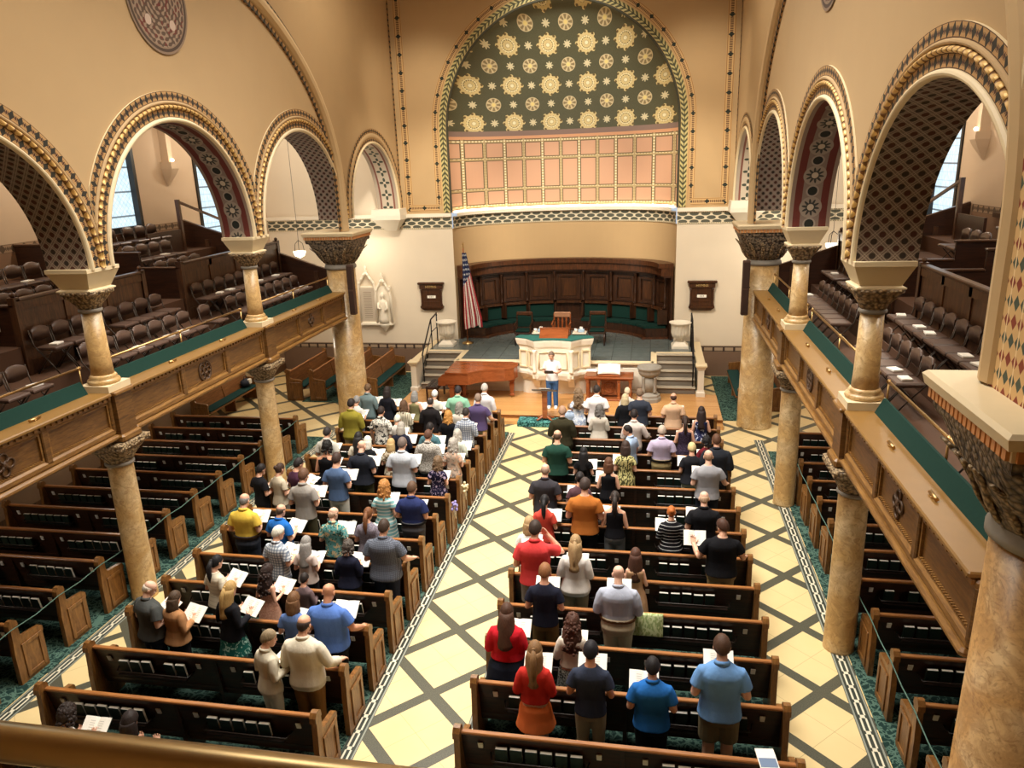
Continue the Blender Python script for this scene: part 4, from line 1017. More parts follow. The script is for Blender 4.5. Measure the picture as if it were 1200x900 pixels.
for k in range(4):
    a = PI/4+PI/2*k; c, s = math.cos(a)*.9, math.sin(a)*.55
    MB().tube([(0, 0, .16), (.12*c, .12*s, .1), (.3*c, .3*s, .03), (.36*c, .36*s, .02)], [.035, .035, .03, .03], n=8).build('foot', MAHOG, t)
MB().prism([(-.2, .92), (.2, .78), (.2, .82), (-.2, .96)], 0, -.34, .34).build('book_rest', plain('grey_rest', '#5a5148', .5), t)
o = MB().prism([(-.13, 1.0), (.13, .91), (.13, .925), (-.13, 1.015)], 0, -.15, .15).build('sheet_music', PAPER); o.location = (.08, 20.13, .16-.04)
tag(o, 'white sheets lying on the lectern before the speaker', 'papers')
t = thing('communion_table', 'carved reddish communion table right of the pulpit', 'table', (1.78, 22.2, .2))
MB().box(-.74, .74, -.36, .36, .68, .74, .015).build('table_top', MAHOG, t)
for x in (-.64, .64, -.3, .3):
    for y in ((-.28, .28) if abs(x) > .5 else (-.28,)): MB().sqlathe([(.05, .02), (.05, .1), (.035, .14), (.045, .35), (.035, .56), (.055, .6), (.055, .68)], x, y).build('leg', MAHOG, t)
MB().box(-.68, .68, -.3, .3, .63, .68).build('apron', MAHOG, t)
MB().box(-.24, .24, -.1, -.06, .12, .6, .01).build('carved_panel', wood('carved_mahogany', '#6a3418', '#b4683a', 9, (1, 1, 1)), t)
cp = MB(); cp.tube([(.16*math.cos(2*PI*k/20), -.11, .36+.16*math.sin(2*PI*k/20)) for k in range(21)], .02, n=6, cap=False)
for k in range(6): cp.tube([(.08*math.cos(2*PI*k/6)+.05*math.cos(2*PI*q/10), -.11, .36+.08*math.sin(2*PI*k/6)+.05*math.sin(2*PI*q/10)) for q in range(11)], .012, n=5, cap=False)
cp.build('carved_wreath', MAHOG, t)
MB().box(-.7, .7, -.34, .34, .0, .05, .01).build('base_board', MAHOG, t)
t = thing('bible_stand', 'wooden book stand on the communion table', 'book stand', (1.78, 22.15, .94))
MB().box(-.34, .34, -.22, .22, 0, .05, .01).prism([(-.2, .05), (.2, .05), (.2, .3), (.16, .3)], 0, -.3, .3).build('sloped_rest', MAHOG, t)
o = thing('open_bible', 'large open book with white pages on the communion table stand', 'book', (1.78, 22.13, 1.02))
for s in (-1, 1): MB().loft([[(0, -.17, .02), (s*.33, -.17, .0), (s*.33, .13, .2), (0, .13, .22)], [(0, -.17, .07), (s*.16, -.18, .07), (s*.33, .11, .24), (0, .11, .27)]]).build('page_block', PAPER, o)
o = thing('offering_box', 'small pinkish box on the left end of the communion table', 'box', (1.26, 22.1, .94)); MB().box(-.15, .15, -.12, .12, 0, .14, .01).build('box', plain('pink_brown', '#a87a5a', .4, var=.1), o); MB().box(-.16, .16, -.13, .13, .14, .17, .01).build('lid', PAPER, o)
t = thing('baptismal_font', 'grey stone font with a round basin beside the right stair', 'font', (2.98, 22.05, .2))
MB().lathe([(.36, 0), (.36, .1), (.33, .14), (.33, .2), (.27, .25), (.22, .3)], n=8, smooth=False).build('base', STONE, t)
MB().lathe([(.22, .28), (.22, .8)], n=24).build('shaft', STONE, t)
for k in range(4): MB().lathe([(.06, .28), (.05, .32), (.05, .72), (.07, .78)], .23*math.cos(PI/4+PI/2*k), .23*math.sin(PI/4+PI/2*k), n=8).build('colonnette', STONE, t)
MB().lathe([(.26, .78), (.31, .84), (.33, .9), (.33, .98), (.36, 1.0), (.36, 1.06), (.27, 1.06), (.22, 1.0), (.05, .96)], n=32).build('basin', STONE, t)
# ------------------------------------------------------------------ carpets under the pews
for nm, a, b in (('left', -4.62, -.86), ('right', .86, 4.62)):
    struct(MB().box(a, b, 5.6, 19.45, 0, .008).build('floor_carpet_%s' % nm, CARPET))
for nm, sd in (('side_left', -1), ('side_right', 1)):
    struct(MB().box(sd*5.96, sd*9.9, 6.6, 18.6, 0, .008).build('floor_carpet_%s' % nm, CARPET))
struct(MB().box(5.05, 6.1, 20.9, 25.5, 0, .012).build('floor_carpet_transept', CARPET))
struct(MB().box(-8.1, -4.75, 21.7, 25.4, 0, .012).build('floor_carpet_transept_left', CARPET))
# ------------------------------------------------------------------ pews
def end_poly(h=1.0):
    return [(-.10, 0), (-.10, .55), (-.085, .7), (-.075, h-.05), (-.055, h-.01), (-.01, h), (.035, h-.02), (.05, h-.06), (.055, .78), (.09, .735), (.36, .70), (.43, .69), (.455, .66), (.455, .60), (.44, .57), (.44, 0)]
CUSH = plain('pew_cushion', '#173a38', .9, var=.3, scale=25, spec=.2)
RACKM = plain('rack_wood', '#20130c', .45, var=.1)
CARDM = plain('card_white', '#e8e6e2', .7)
def make_pew(name, L, endmat, bodymat, capmat, racks=2, mid=True):
    t = thing(name, 'pew', 'pew')
    h = L/2
    MB().loft([[(x, y, z) for y, z in ((.13, .30), (.16, .30), (.035, .93), (.0, .93))] for x in (-h+.03, h-.03)]).build('backrest', bodymat, t)
    MB().box(-h+.03, h-.03, -.018, .05, .925, .965, .01).build('back_cap', capmat, t)
    MB().box(-h+.03, h-.03, .10, .50, .38, .42).build('seat', bodymat, t)
    MB().box(-h+.04, h-.04, .12, .49, .42, .475, .025).build('seat_cushion', CUSH, t)
    for s in (-1, 1):
        x0, x1 = sorted((s*(h-.035), s*(h+.035)))
        e = MB().prism(end_poly(), 0, x0, x1).build('pew_end', endmat, t)
        xo = s*(h+.035)
        f = MB()
        for q in ((.03, .10, .06, .62), (.34, .40, .06, .62), (.10, .34, .06, .13), (.10, .34, .56, .62)): f.box(xo, xo+s*.018, q[0], q[1], q[2], q[3], .004)
        f.build('end_panel_frame', endmat, e)
        MB().prism([(-.105, .93), (-.10, 1.0), (-.06, 1.055), (-.005, 1.06), (.05, 1.02), (.06, .94)], 0, x0-.006, x1+.006).build('end_cap', endmat, e)
    if mid: MB().box(-.03, .03, -.01, .45, 0, .92).build('middle_support', bodymat, t) if False else MB().prism([(.1, 0), (.46, 0), (.46, .38), (.17, .38), (.05, .92), (.0, .92)], 0, -.025, .025).build('middle_support', bodymat, t)
    for k in range(racks):
        c = (-h/2, h/2)[k]; w2 = min(.52, h*.3)
        r = MB().box(c-w2, c+w2, -.075, .10, .585, .60).build('book_rack', RACKM, t)
        MB().tube([(c-w2-.05, .05, .66), (c-w2-.02, -.06, .64), (c-w2+.04, -.085, .66), (c+w2-.04, -.085, .66), (c+w2+.02, -.06, .64), (c+w2+.05, .05, .66)], .011, n=6).build('rack_bar', RACKM, r)
        for s in (-1, 1):
            x = c+s*(w2+.16)
            MB().loft([[(x-.026, .015, .74), (x+.026, .015, .74), (x+.03, .03, .74), (x-.03, .03, .74)], [(x-.03, -.005, .825), (x+.03, -.005, .825), (x+.03, .01, .825), (x-.03, .01, .825)]]).build('card_holder', CARDM, t)
    return t
CROWS = [6.93+.875*k for k in range(-1, 14)]
SROWS = [8.10+.93*k for k in range(-1, 11)]
ORD = ['first', 'second', 'third', 'fourth', 'fifth', 'sixth', 'seventh', 'eighth', 'ninth', 'tenth', 'eleventh', 'twelfth', 'thirteenth', 'fourteenth', 'fifteenth']
PEWC = make_pew('pew', 3.74, PEWEND, DARK, CAP)
PEWS = make_pew('pew', 3.56, PEWEND, DARK, CAP)
RACKS = []                                  # (x centre, y, half width, label)
def place_pews(proto, rows, xc, half, blk, used):
    n = len(rows)
    for i, y in enumerate(rows):
        if blk == 'right middle' and i == 0: continue
        lab = 'dark wooden pew, %s row from the front in the %s block' % (ORD[n-1-i], blk)
        o = proto if not used[0] else dup(proto)
        used[0] = True
        o.location = (xc, y, 0); o['label'] = lab; o['group'] = 'pews of the %s block' % blk
        for s in (-1, 1): RACKS.append((xc+s*half/2, y, min(.52, half*.3), ORD[n-1-i], blk, 'left' if s < 0 else 'right'))
u = [False]; place_pews(PEWC, CROWS, -2.74, 1.87, 'left middle', u); place_pews(PEWC, CROWS, 2.74, 1.87, 'right middle', u)
u = [False]; place_pews(PEWS, SROWS, -7.92, 1.78, 'left side', u); place_pews(PEWS, SROWS, 7.92, 1.78, 'right side', u)
# benches in the transepts, facing the middle of the church
BENCHO = wood('bench_oak', '#6a4424', '#a06c40', 3, (.7, 9, 9))
TB = make_pew('transept_bench', 2.9, PEWEND, BENCHO, CAP, 0)
tb = [(-8.55, 23.3, -PI/2, 'outermost oak bench of the left transept, facing the chancel steps'), (-7.75, 23.3, -PI/2, 'second oak bench of the left transept, with its end before the great column'),
      (-6.95, 23.6, -PI/2, 'third oak bench of the left transept, half behind the great column'), (-6.1, 23.6, -PI/2, 'innermost oak bench of the left transept, with long green cushion'),
      (5.98, 23.3, PI/2, 'oak bench with green cushion right of the chancel steps, beside the great column'), (6.9, 23.3, PI/2, 'oak bench behind the right great column'),
      (-10.25, 20.6, -PI/2, 'oak bench with green cushion along the left aisle wall under the gallery')]
for i, (x, y, rz, lab) in enumerate(tb):
    o = TB if i == 0 else dup(TB)
    o.location = (x, y, 0); o.rotation_euler = (0, 0, rz); o['label'] = lab; o['group'] = 'benches in the transepts'; o['category'] = 'bench'
t = thing('cream_cabinet', 'low cream cabinet at the end of the left aisle wall bench', 'cabinet', (-10.15, 22.75, 0))
MB().box(-.35, .35, -.3, .3, 0, .05).build('plinth', DARKP, t); MB().box(-.35, .35, -.3, .3, .05, .85, .01).build('body', CREAM, t)
MB().box(.35, .37, -.27, -.01, .1, .8, .005).build('door', CREAM, t); MB().box(.35, .37, .01, .27, .1, .8, .005).build('door', CREAM, t)
t = thing('dark_bag', 'dark blue bag with a white cloth on the left aisle wall bench', 'bag', (-10.0, 21.7, .475))
MB().ball((0, 0, .14), .16, .22, .14, 12, 8).build('bag_body', plain('bag_navy', '#1b2233', .7), t); MB().box(.08, .18, -.05, .1, .1, .27, .02).build('white_cloth', PAPER, t)
MB().tube([(0, -.12, .24), (0, -.06, .36), (0, .06, .36), (0, .12, .24)], .012, n=6).build('strap', plain('bag_navy', '#1b2233', .7), t)
for sd, nm in ((-1, 'left'), (1, 'right')):
    pts = []
    for y in [SROWS[0]-.9]+SROWS: pts.append((sd*6.06, y-.1, .955)); pts.append((sd*6.06, y+.35, .925))
    c = MB().tube(pts[:-1], .009, n=5).build('reserving_cord', plain('green_cord', '#4f6f62', .8))
    tag(c, 'thin green cord tied along the pew ends of the %s side block' % nm, 'cord')
# ------------------------------------------------------------------ hymnals in the racks
def hym_mesh(i):
    mb = MB(); w, d, hh = .07, .022, .105
    mb.box(-w, w, -d, -d+.005, -hh, hh).box(-w, w, d-.005, d, -hh, hh).box(-w, -w+.005, -d, d, -hh, hh)
    n = len(mb.f); mb.box(-w+.005, w-.004, -d+.005, d-.005, -hh+.004, hh-.003)
    me = mb.mesh('hymnal'); fixn(me)
    me.materials.append(plain('hymnal_cover', ['#16271f', '#10161a', '#182a30'][i], .5)); me.materials.append(PAPER)
    for k, p in enumerate(me.polygons): p.material_index = 1 if k >= n else 0
    return me
HM = [hym_mesh(i) for i in range(3)]
# a denser set of books in the side blocks; gaps left in the middle blocks as in the photograph
spots = []
r2 = random.Random(3)
for xc, y, w2, row, blk, half in RACKS:
    n = 6; full = blk.endswith('side')
    if blk == 'right side' and half == 'right': continue
    for k in range(n):
        if r2.random() < (.05 if full else .12): continue
        x = xc-w2+.09+k*(2*w2-.18)/(n-1)
        dist = (Vector((x, y, .7))-CAM).length
        spots.append((dist, x, y, row, blk, half, r2.uniform(-.06, .06), r2.uniform(-.004, .01)))
spots.sort()
rest = MB()
for i, (d, x, y, row, blk, half, rz, dz) in enumerate(spots):
    if i < 290:
        o = bpy.data.objects.new('hymnal', HM[0 if blk.endswith('middle') else (i % 3)]); COL.objects.link(o)
        o.location = (x, y-.014, .706+dz); o.rotation_euler = (.17, 0, rz*.5)
        tag(o, 'dark hymnal standing in the %s-hand rack behind the %s-row pew of the %s block' % (half, row, blk), 'hymnal', 'hymnals in the %s rack, %s row, %s block' % (half, row, blk))
    else:
        rest.loft([[(x-.07, y-.036, .6), (x+.07, y-.036, .6), (x+.07, y+.006, .6), (x-.07, y+.006, .6)], [(x-.07, y-.068+.0, .8), (x+.07, y-.068, .8), (x+.07, y-.03, .8), (x-.07, y-.03, .8)]])
if rest.v:
    me = rest.mesh('hymnals'); fixn(me); me.materials.append(plain('hymnal_cover', '#16271f', .5)); me.materials.append(PAPER)
    for p in me.polygons: p.material_index = 1 if p.normal.z > .7 else 0
    o = bpy.data.objects.new('hymnals', me); COL.objects.link(o); tag(o, 'hymnals standing in the racks of the farther pews', 'hymnals', kind='stuff')
# posies tied to two pew ends of the left block
for (x, y, lab) in ((-.775, CROWS[8]+.02, 'lilac posy tied to a pew end by the centre aisle'), (-.775, CROWS[9]+.02, 'cream posy with ribbon tied to a pew end by the centre aisle')):
    t = thing('posy', lab, 'posy', (x-.02, y, .78))
    f = MB(); r3 = random.Random(int(y*10))
    for k in range(14): f.ball((r3.uniform(0, .09), r3.uniform(-.08, .08), r3.uniform(-.07, .08)), .03, .03, .03, 8, 6)
    f.build('flowers', plain('lilac' if 'lilac' in lab else 'cream_flower', '#9a90c8' if 'lilac' in lab else '#d8cba4', .8, var=.2, scale=40), t)
    MB().tube([(.05, 0, -.04), (.06, .02, -.16), (.05, .03, -.28)], .012, n=6, flat=.3).tube([(.05, -.01, -.04), (.05, -.04, -.2)], .012, n=6, flat=.3).build('ribbon', PAPER, t)
# ------------------------------------------------------------------ the brass rail in front of the camera's own gallery
t = thing('gallery_brass_rail', 'thick polished brass rail crossing the lower left corner close to the camera', 'rail', (0, 1.0, 6.165))
MB().tube([(-2.5, 0, 0), (8.2, 0, 0)], .036, n=24).build('rail_tube', WORN, t)
for x in (-2.0, 5.6, 8.0): MB().tube([(x, 0, -.55), (x, 0, -.03)], .02, n=10).build('rail_post', BRASS, t)
t = thing('rear_gallery_parapet', 'dark ledge of the rear gallery under the brass rail', 'parapet', (0, 0, 0))
MB().box(-2.5, 8.2, .85, 1.15, 5.55, 5.62, .01).build('ledge', plain('dark_ledge', '#3a2c30', .4), t)
MB().box(-2.5, 8.2, .95, 1.1, 4.9, 5.55).build('front_board', OAK, t)
# ------------------------------------------------------------------ gallery chairs
def make_chair():
    t = thing('folding_chair', 'chair', 'chair')
    MB().loft([[(-.19, -.19, z), (.19, -.19, z), (.21, .2, z), (-.21, .2, z)] if abs(z-.455) < .02 else [(-.175, -.175, z), (.175, -.175, z), (.195, .185, z), (-.195, .185, z)] for z in (.42, .44, .465, .485)]).build('seat', VINYL, t)
    rings = []
    for x in (-.2, -.17, -.08, 0, .08, .17, .2):
        k = 1-(abs(x)/.2)**3; y = -.23-.03*(1-(x/.2)**2); z0, z1 = .56+.04*(1-k), .82-.06*(1-k)
        rings.append([(x, y, z0), (x, y-.035*k-.004, z0+.02), (x, y-.055*k-.006, z1-.02), (x, y-.03, z1), (x, y+.0, z1-.01)])
    MB().loft(rings, smooth=True).build('backrest', VINYL, t)
    for s in (-1, 1):
        MB().tube([(s*.215, -.27, .78), (s*.215, -.22, .5), (s*.215, .05, .2), (s*.215, .2, .0)], .012, n=6).build('front_leg', STEEL, t)
        MB().tube([(s*.2, .12, .42), (s*.2, -.08, .2), (s*.2, -.25, 0)], .012, n=6).build('rear_leg', STEEL, t)
    MB().tube([(-.2, -.2, .06), (.2, -.2, .06)], .009, n=6).build('stretcher', STEEL, t)
    return t
CH = make_chair(); used = [False]
def put_chair(x, y, z, sd, lab, grp):
    o = CH if not used[0] else dup(CH)
    used[0] = True
    o.location = (x, y, z); o.rotation_euler = (0, 0, PI/2 if sd > 0 else -PI/2); o['label'] = lab; o['group'] = grp
BKM = bpy.data.meshes
def booklet(x, y, z, lab, grp, n=1, rz=0):
    for k in range(n):
        o = MB().box(-.075, .075, -.1, .1, 0, .03, .004).build('gallery_hymnal', PAPER); o.location = (x+.01*k, y, z+.031*k); o.rotation_euler = (0, 0, rz+.15*k)
        tag(o, lab, 'hymnal', grp)
SEGS = {-1: {0: [(7.2, 4), (9.3, 2), (11.35, 7), (15.0, 1), (16.1, 8)], 1: [(5.4, 4), (8.0, 2), (11.2, 3), (13.0, 4), (16.0, 9)], 2: [(11.6, 3), (16.2, 4)], 3: [(8.2, 3), (11.4, 5), (16.3, 4)], 4: [(7.2, 3), (11.3, 2), (16.05, 3), (17.7, 3)]},
        1: {0: [(6.9, 4), (10.95, 5), (15.0, 7)], 1: [(10.5, 8), (15.7, 5), (18.4, 3)], 2: [(8.6, 3), (11.2, 4)], 3: [(8.0, 3), (11.8, 4), (16.2, 3)], 4: [(11.6, 3), (16.05, 3)]}}
XB = [6.52, 7.27, 8.25, 9.1, 10.1]
TN = ['front', 'second', 'third', 'fourth', 'top']
for sd, nm in ((-1, 'left'), (1, 'right')):
    for ti, segs in SEGS[sd].items():
        for si, (y, n) in enumerate(segs):
            for k in range(n):
                yy = y+.475*k; z = TIERS[ti][2]; x = sd*XB[ti]
                where = 'brown folding chair in the %s row of the %s gallery, %s' % (TN[ti], nm, ['nearest group', 'second nearest group', 'middle group', 'farther group', 'farthest group'][si])
                put_chair(x, yy, z, sd, where, 'folding chairs, %s row, %s gallery, group %s' % (TN[ti], nm, 'abcde'[si]))
                if r2.random() < (.42 if ti < 2 else .25):
                    booklet(x-sd*.02, yy+.02, z+.487, 'white-edged hymnal lying on a chair of the %s gallery, %s row' % (nm, TN[ti]), 'hymnals on the %s row chairs, %s gallery' % (TN[ti], nm), 1 if ti else 1, r2.uniform(-.3, .3))
    # notice cards on the partition ends, hymnal rails
    for k, y in enumerate((14.24, 10.9)):
        o = MB().box(-.09, .09, -.008, .008, -.13, .13).build('notice_card', PAPER); o.location = (sd*8.1, y+.01 if y > 12 else y, 4.85); tag(o, 'white notice card on a dark stair partition of the %s gallery, %s stair' % (nm, 'farther' if k == 0 else 'nearer'), 'notice')
# ------------------------------------------------------------------ people
def realize(mb, voxel, ratio, smooth=0, mat=None, name='m'):
    me = mb.mesh(name); fixn(me); o = bpy.data.objects.new('tmp', me); COL.objects.link(o)
    r = o.modifiers.new('r', 'REMESH'); r.mode = 'VOXEL'; r.voxel_size = voxel; r.use_smooth_shade = True
    if smooth: s = o.modifiers.new('s', 'SMOOTH'); s.factor = .5; s.iterations = smooth
    if ratio < 1: d = o.modifiers.new('d', 'DECIMATE'); d.ratio = ratio
    dg = bpy.context.evaluated_depsgraph_get(); out = bpy.data.meshes.new_from_object(o.evaluated_get(dg))
    bpy.data.objects.remove(o); bpy.data.meshes.remove(me); out.name = name
    out.polygons.foreach_set('use_smooth', [True]*len(out.polygons)); out.materials.clear(); out.materials.append(mat); return out
SKIN0 = plain('skin', '#d9a384', .55, var=.05, scale=12)
def skinmat(i): return plain('skin_%d' % i, ['#dca98c', '#c98f6e', '#8a5a3e', '#e3b49a'][i], .55, var=.05, scale=12)
def sring(z, rx, ry, yo, n=20, e=2.4):
    r = []
    for j in range(n):
        a = 2*PI*j/n; c, s = math.cos(a), math.sin(a); k = (abs(c)**e+abs(s)**e)**(-1/e); r.append((rx*c*k, yo+ry*s*k, z))
    return r
def torso_prof(sex, build):
    if sex == 'm': p = [(.78, .160, .11, 0), (.88, .170, .122, -.012), (.98, .158, .113, -.005), (1.08, .153, .110, .008), (1.2, .165, .116, 0), (1.31, .180, .12, -.012), (1.365, .176, .112, -.018), (1.41, .148, .092, -.022), (1.445, .112, .074, -.02), (1.475, .078, .062, -.015), (1.5, .06, .058, -.01)]
    else: p = [(.78, .160, .115, 0), (.88, .178, .13, -.012), (.98, .158, .112, -.005), (1.08, .133, .098, .005), (1.2, .143, .108, .005), (1.31, .156, .116, .0), (1.365, .150, .102, -.012), (1.41, .122, .082, -.018), (1.445, .092, .066, -.018), (1.475, .066, .055, -.015), (1.5, .052, .05, -.01)]
    k = {'slim': .92, 'avg': 1.0, 'heavy': 1.22, 'child': .84, 'vheavy': 1.36}[build]
    out = []
    for z, rx, ry, yo in p:
        f = k if z < 1.3 else 1+(k-1)*(.62 if z < 1.45 else .3); g = 1+(f-1)*1.25
        out.append((z, rx*f, ry*g, yo+(.02*(k-1)*3 if .95 < z < 1.25 else 0)))
    return out
def shoulder_x(sex, build): return (.178 if sex == 'm' else .150)*{'slim': .96, 'avg': 1, 'heavy': 1.1, 'child': .82, 'vheavy': 1.2}[build]
V = Vector
def arms_of(sex, build, pose):
    sx = shoulder_x(sex, build); w = sx-.178
    def bk(s): return (V((s*sx, -.018, 1.365)), V((s*(.245+w), -.05, 1.12)), V((s*.15, .215, 1.13)), V((-s*.35, .85, .3)).normalized(), V((0, -.35, .93)))
    def dn(s): return (V((s*sx, -.018, 1.365)), V((s*(.26+w), -.03, 1.12)), V((s*(.265+w), .07, .87)), V((0, .25, -.95)).normalized(), V((-s, 0, 0)))
    def pw(s): return (V((s*sx, -.018, 1.365)), V((s*(.285+w), .0, 1.14)), V((s*(.33+w), .20, 1.03)), V((s*.25, .9, -.15)).normalized(), V((0, 0, -1)))
    def fc(s): return (V((s*sx, -.018, 1.365)), V((s*(.34+w), .14, 1.25)), V((s*.15, .16, 1.50)), V((-s*.6, -.1, .75)).normalized(), V((-s*.3, -.9, 0)))
    def hip(s): return (V((s*sx, -.018, 1.365)), V((s*(.33+w), -.08, 1.15)), V((s*.2, .1, 1.05)), V((-s*.7, .6, -.2)).normalized(), V((0, -1, 0)))
    def asd(s): return (V((s*sx, -.018, 1.365)), V((s*(.31+w), .0, 1.11)), V((s*(.38+w), .22, 1.2)), V((s*.1, .75, .65)).normalized(), V((-s*.3, -.6, .7)))
    return {'aside': (asd(-1), pw(1)), 'book': (bk(-1), bk(1)), 'down': (dn(-1), dn(1)), 'pew': (bk(-1), pw(1)), 'face': (bk(-1), fc(1)), 'pewl': (pw(-1), bk(1)), 'hip': (bk(-1), hip(1))}[pose.replace('sit', 'book')]
HEADC = V((0, .065, 1.62))
def head_rot(turn, pitch): return Matrix.Rotation(math.radians(turn), 3, 'Z') @ Matrix.Rotation(math.radians(-pitch), 3, 'X')
def add_hand(mb, w, f, n, sd):
    s = f.cross(n).normalized(); n = s.cross(f).normalized()
    mb.loft([[w+f*d+s*(a*hw)+n*(b*t) for a, b in ((-1, -1), (1, -1), (1.1, 0), (1, 1), (-1, 1), (-1.1, 0))] for d, hw, t in ((-.02, .022, .018), (.02, .032, .016), (.06, .04, .015), (.092, .04, .012))])
    for i in range(4):
        L = (.9, 1.05, 1.0, .8)[i]; o = -.033+.022*i; base = w+f*.085+s*o; d = (f+s*(o*4.0)).normalized(); pts = [base-f*.02, base]
        for ang, l in ((15, .036), (45, .026), (75, .022)):
            a = math.radians(ang); pts.append(pts[-1]+(d*math.cos(a)+n*math.sin(a))*l*L)
        mb.tube(pts, [.0095, .0095, .009, .008, .007], n=7)
    ts = 1 if sd*s.x < 0 else -1
    b = w+f*.025+s*(ts*.03); mb.tube([b, b+(s*ts*.75+f*.55+n*.25).normalized()*.04, b+(s*ts*.75+f*.55+n*.25).normalized()*.04+(s*ts*.3+f*.8+n*.5).normalized()*.034], [.013, .011, .008], n=7)
def head_mb(mb, turn, pitch, up=V((0, 0, 0))):
    R = head_rot(turn, pitch); c = HEADC+up
    prof = [(-.122, .018, .018, .058), (-.112, .036, .038, .05), (-.09, .05, .058, .036), (-.055, .061, .076, .02), (-.02, .068, .086, .01), (.01, .0735, .092, .004), (.05, .075, .095, 0), (.082, .064, .083, -.004), (.105, .042, .055, -.006), (.118, .014, .02, -.006)]
    mb.loft([[c+R@V(p) for p in sring(z, rx, ry, yo, 18, 2.1)] for z, rx, ry, yo in prof])
    mb.loft([[c+R@V(p) for p in ring] for ring in ([(-.011, .084, .022), (.011, .084, .022), (0, .1, .022)], [(-.02, .084, -.028), (.02, .084, -.028), (0, .126, -.024)], [(-.015, .08, -.046), (.015, .08, -.046), (0, .104, -.044)])])
    mb.tube([c+R@V((-.026, .083, -.066)), c+R@V((0, .092, -.063)), c+R@V((.026, .083, -.066))], .0095, n=6)
    for s in (-1, 1):
        mb.tube([c+R@V((s*.012, .09, .022)), c+R@V((s*.05, .078, .024))], .009, n=6)
        e = c+R@V((s*.077, -.008, -.012)); mb.loft([[e+R@V((s*dx, a*math.cos(t), b*math.sin(t))) for t in [2*PI*k/8 for k in range(8)]] for dx, a, b in ((-.012, .012, .02), (.006, .02, .032), (.014, .016, .028))])
    mb.tube([V((0, -.022, 1.44))+up, V((0, -.012, 1.50))+up, c+R@V((0, -.02, -.05))], [.062, .056, .054], n=14)
CACHE = {}
def cached(key, fn):
    if key not in CACHE: CACHE[key] = fn()
    return CACHE[key]
def legs(pose):
    if pose == 'sit': return [[V((s*.085, 0, .50)), V((s*.11, .40, .50)), V((s*.11, .43, .09))] for s in (-1, 1)]
    return [[V((s*.085, 0, .86)), V((s*.095, .012, .48)), V((s*.10, -.012, .08))] for s in (-1, 1)]
def dz(pose): return V((0, .05, -.40)) if pose == 'sit' else V((0, 0, 0))
def body_mesh(sex, build, pose, turn, pitch):
    mb = MB(); u = dz(pose); k = {'slim': .92, 'avg': 1.0, 'heavy': 1.15, 'child': .84, 'vheavy': 1.2}[build]
    mb.loft([[V(p)+u for p in sring(*q)] for q in torso_prof(sex, build)])
    head_mb(mb, turn, pitch, u)
    for sd, (a, e, w, f, n) in zip((-1, 1), arms_of(sex, build, pose)):
        kk = k*(1 if sex == 'm' else .88); a, e, w = a+u, e+u, w+u
        mb.tube([a+V((-sd*.06, 0, .03)), a, a.lerp(e, .5), e, e.lerp(w, .35), w+f*.01], [.045*kk, .053*kk, .047*kk, .040*kk, .042*kk, .027*kk], n=12); add_hand(mb, w, f, n, sd)
    for L in legs(pose):
        mb.tube([L[0]+V((0, 0, .02)), L[0].lerp(L[1], .4), L[1], L[1].lerp(L[2], .35), L[2]], [.092*k, .082*k, .057*k, .056*k, .037*k], n=12)
        q = L[2]; mb.loft([[q+V(p) for p in sring(z, rx, ry, yo, 10)] for z, rx, ry, yo in ((-.08, .042, .12, .055), (-.05, .043, .11, .045), (-.02, .038, .06, .01), (.02, .034, .04, 0))])
    return realize(mb, .0075, .14, 1, SKIN0, 'person')
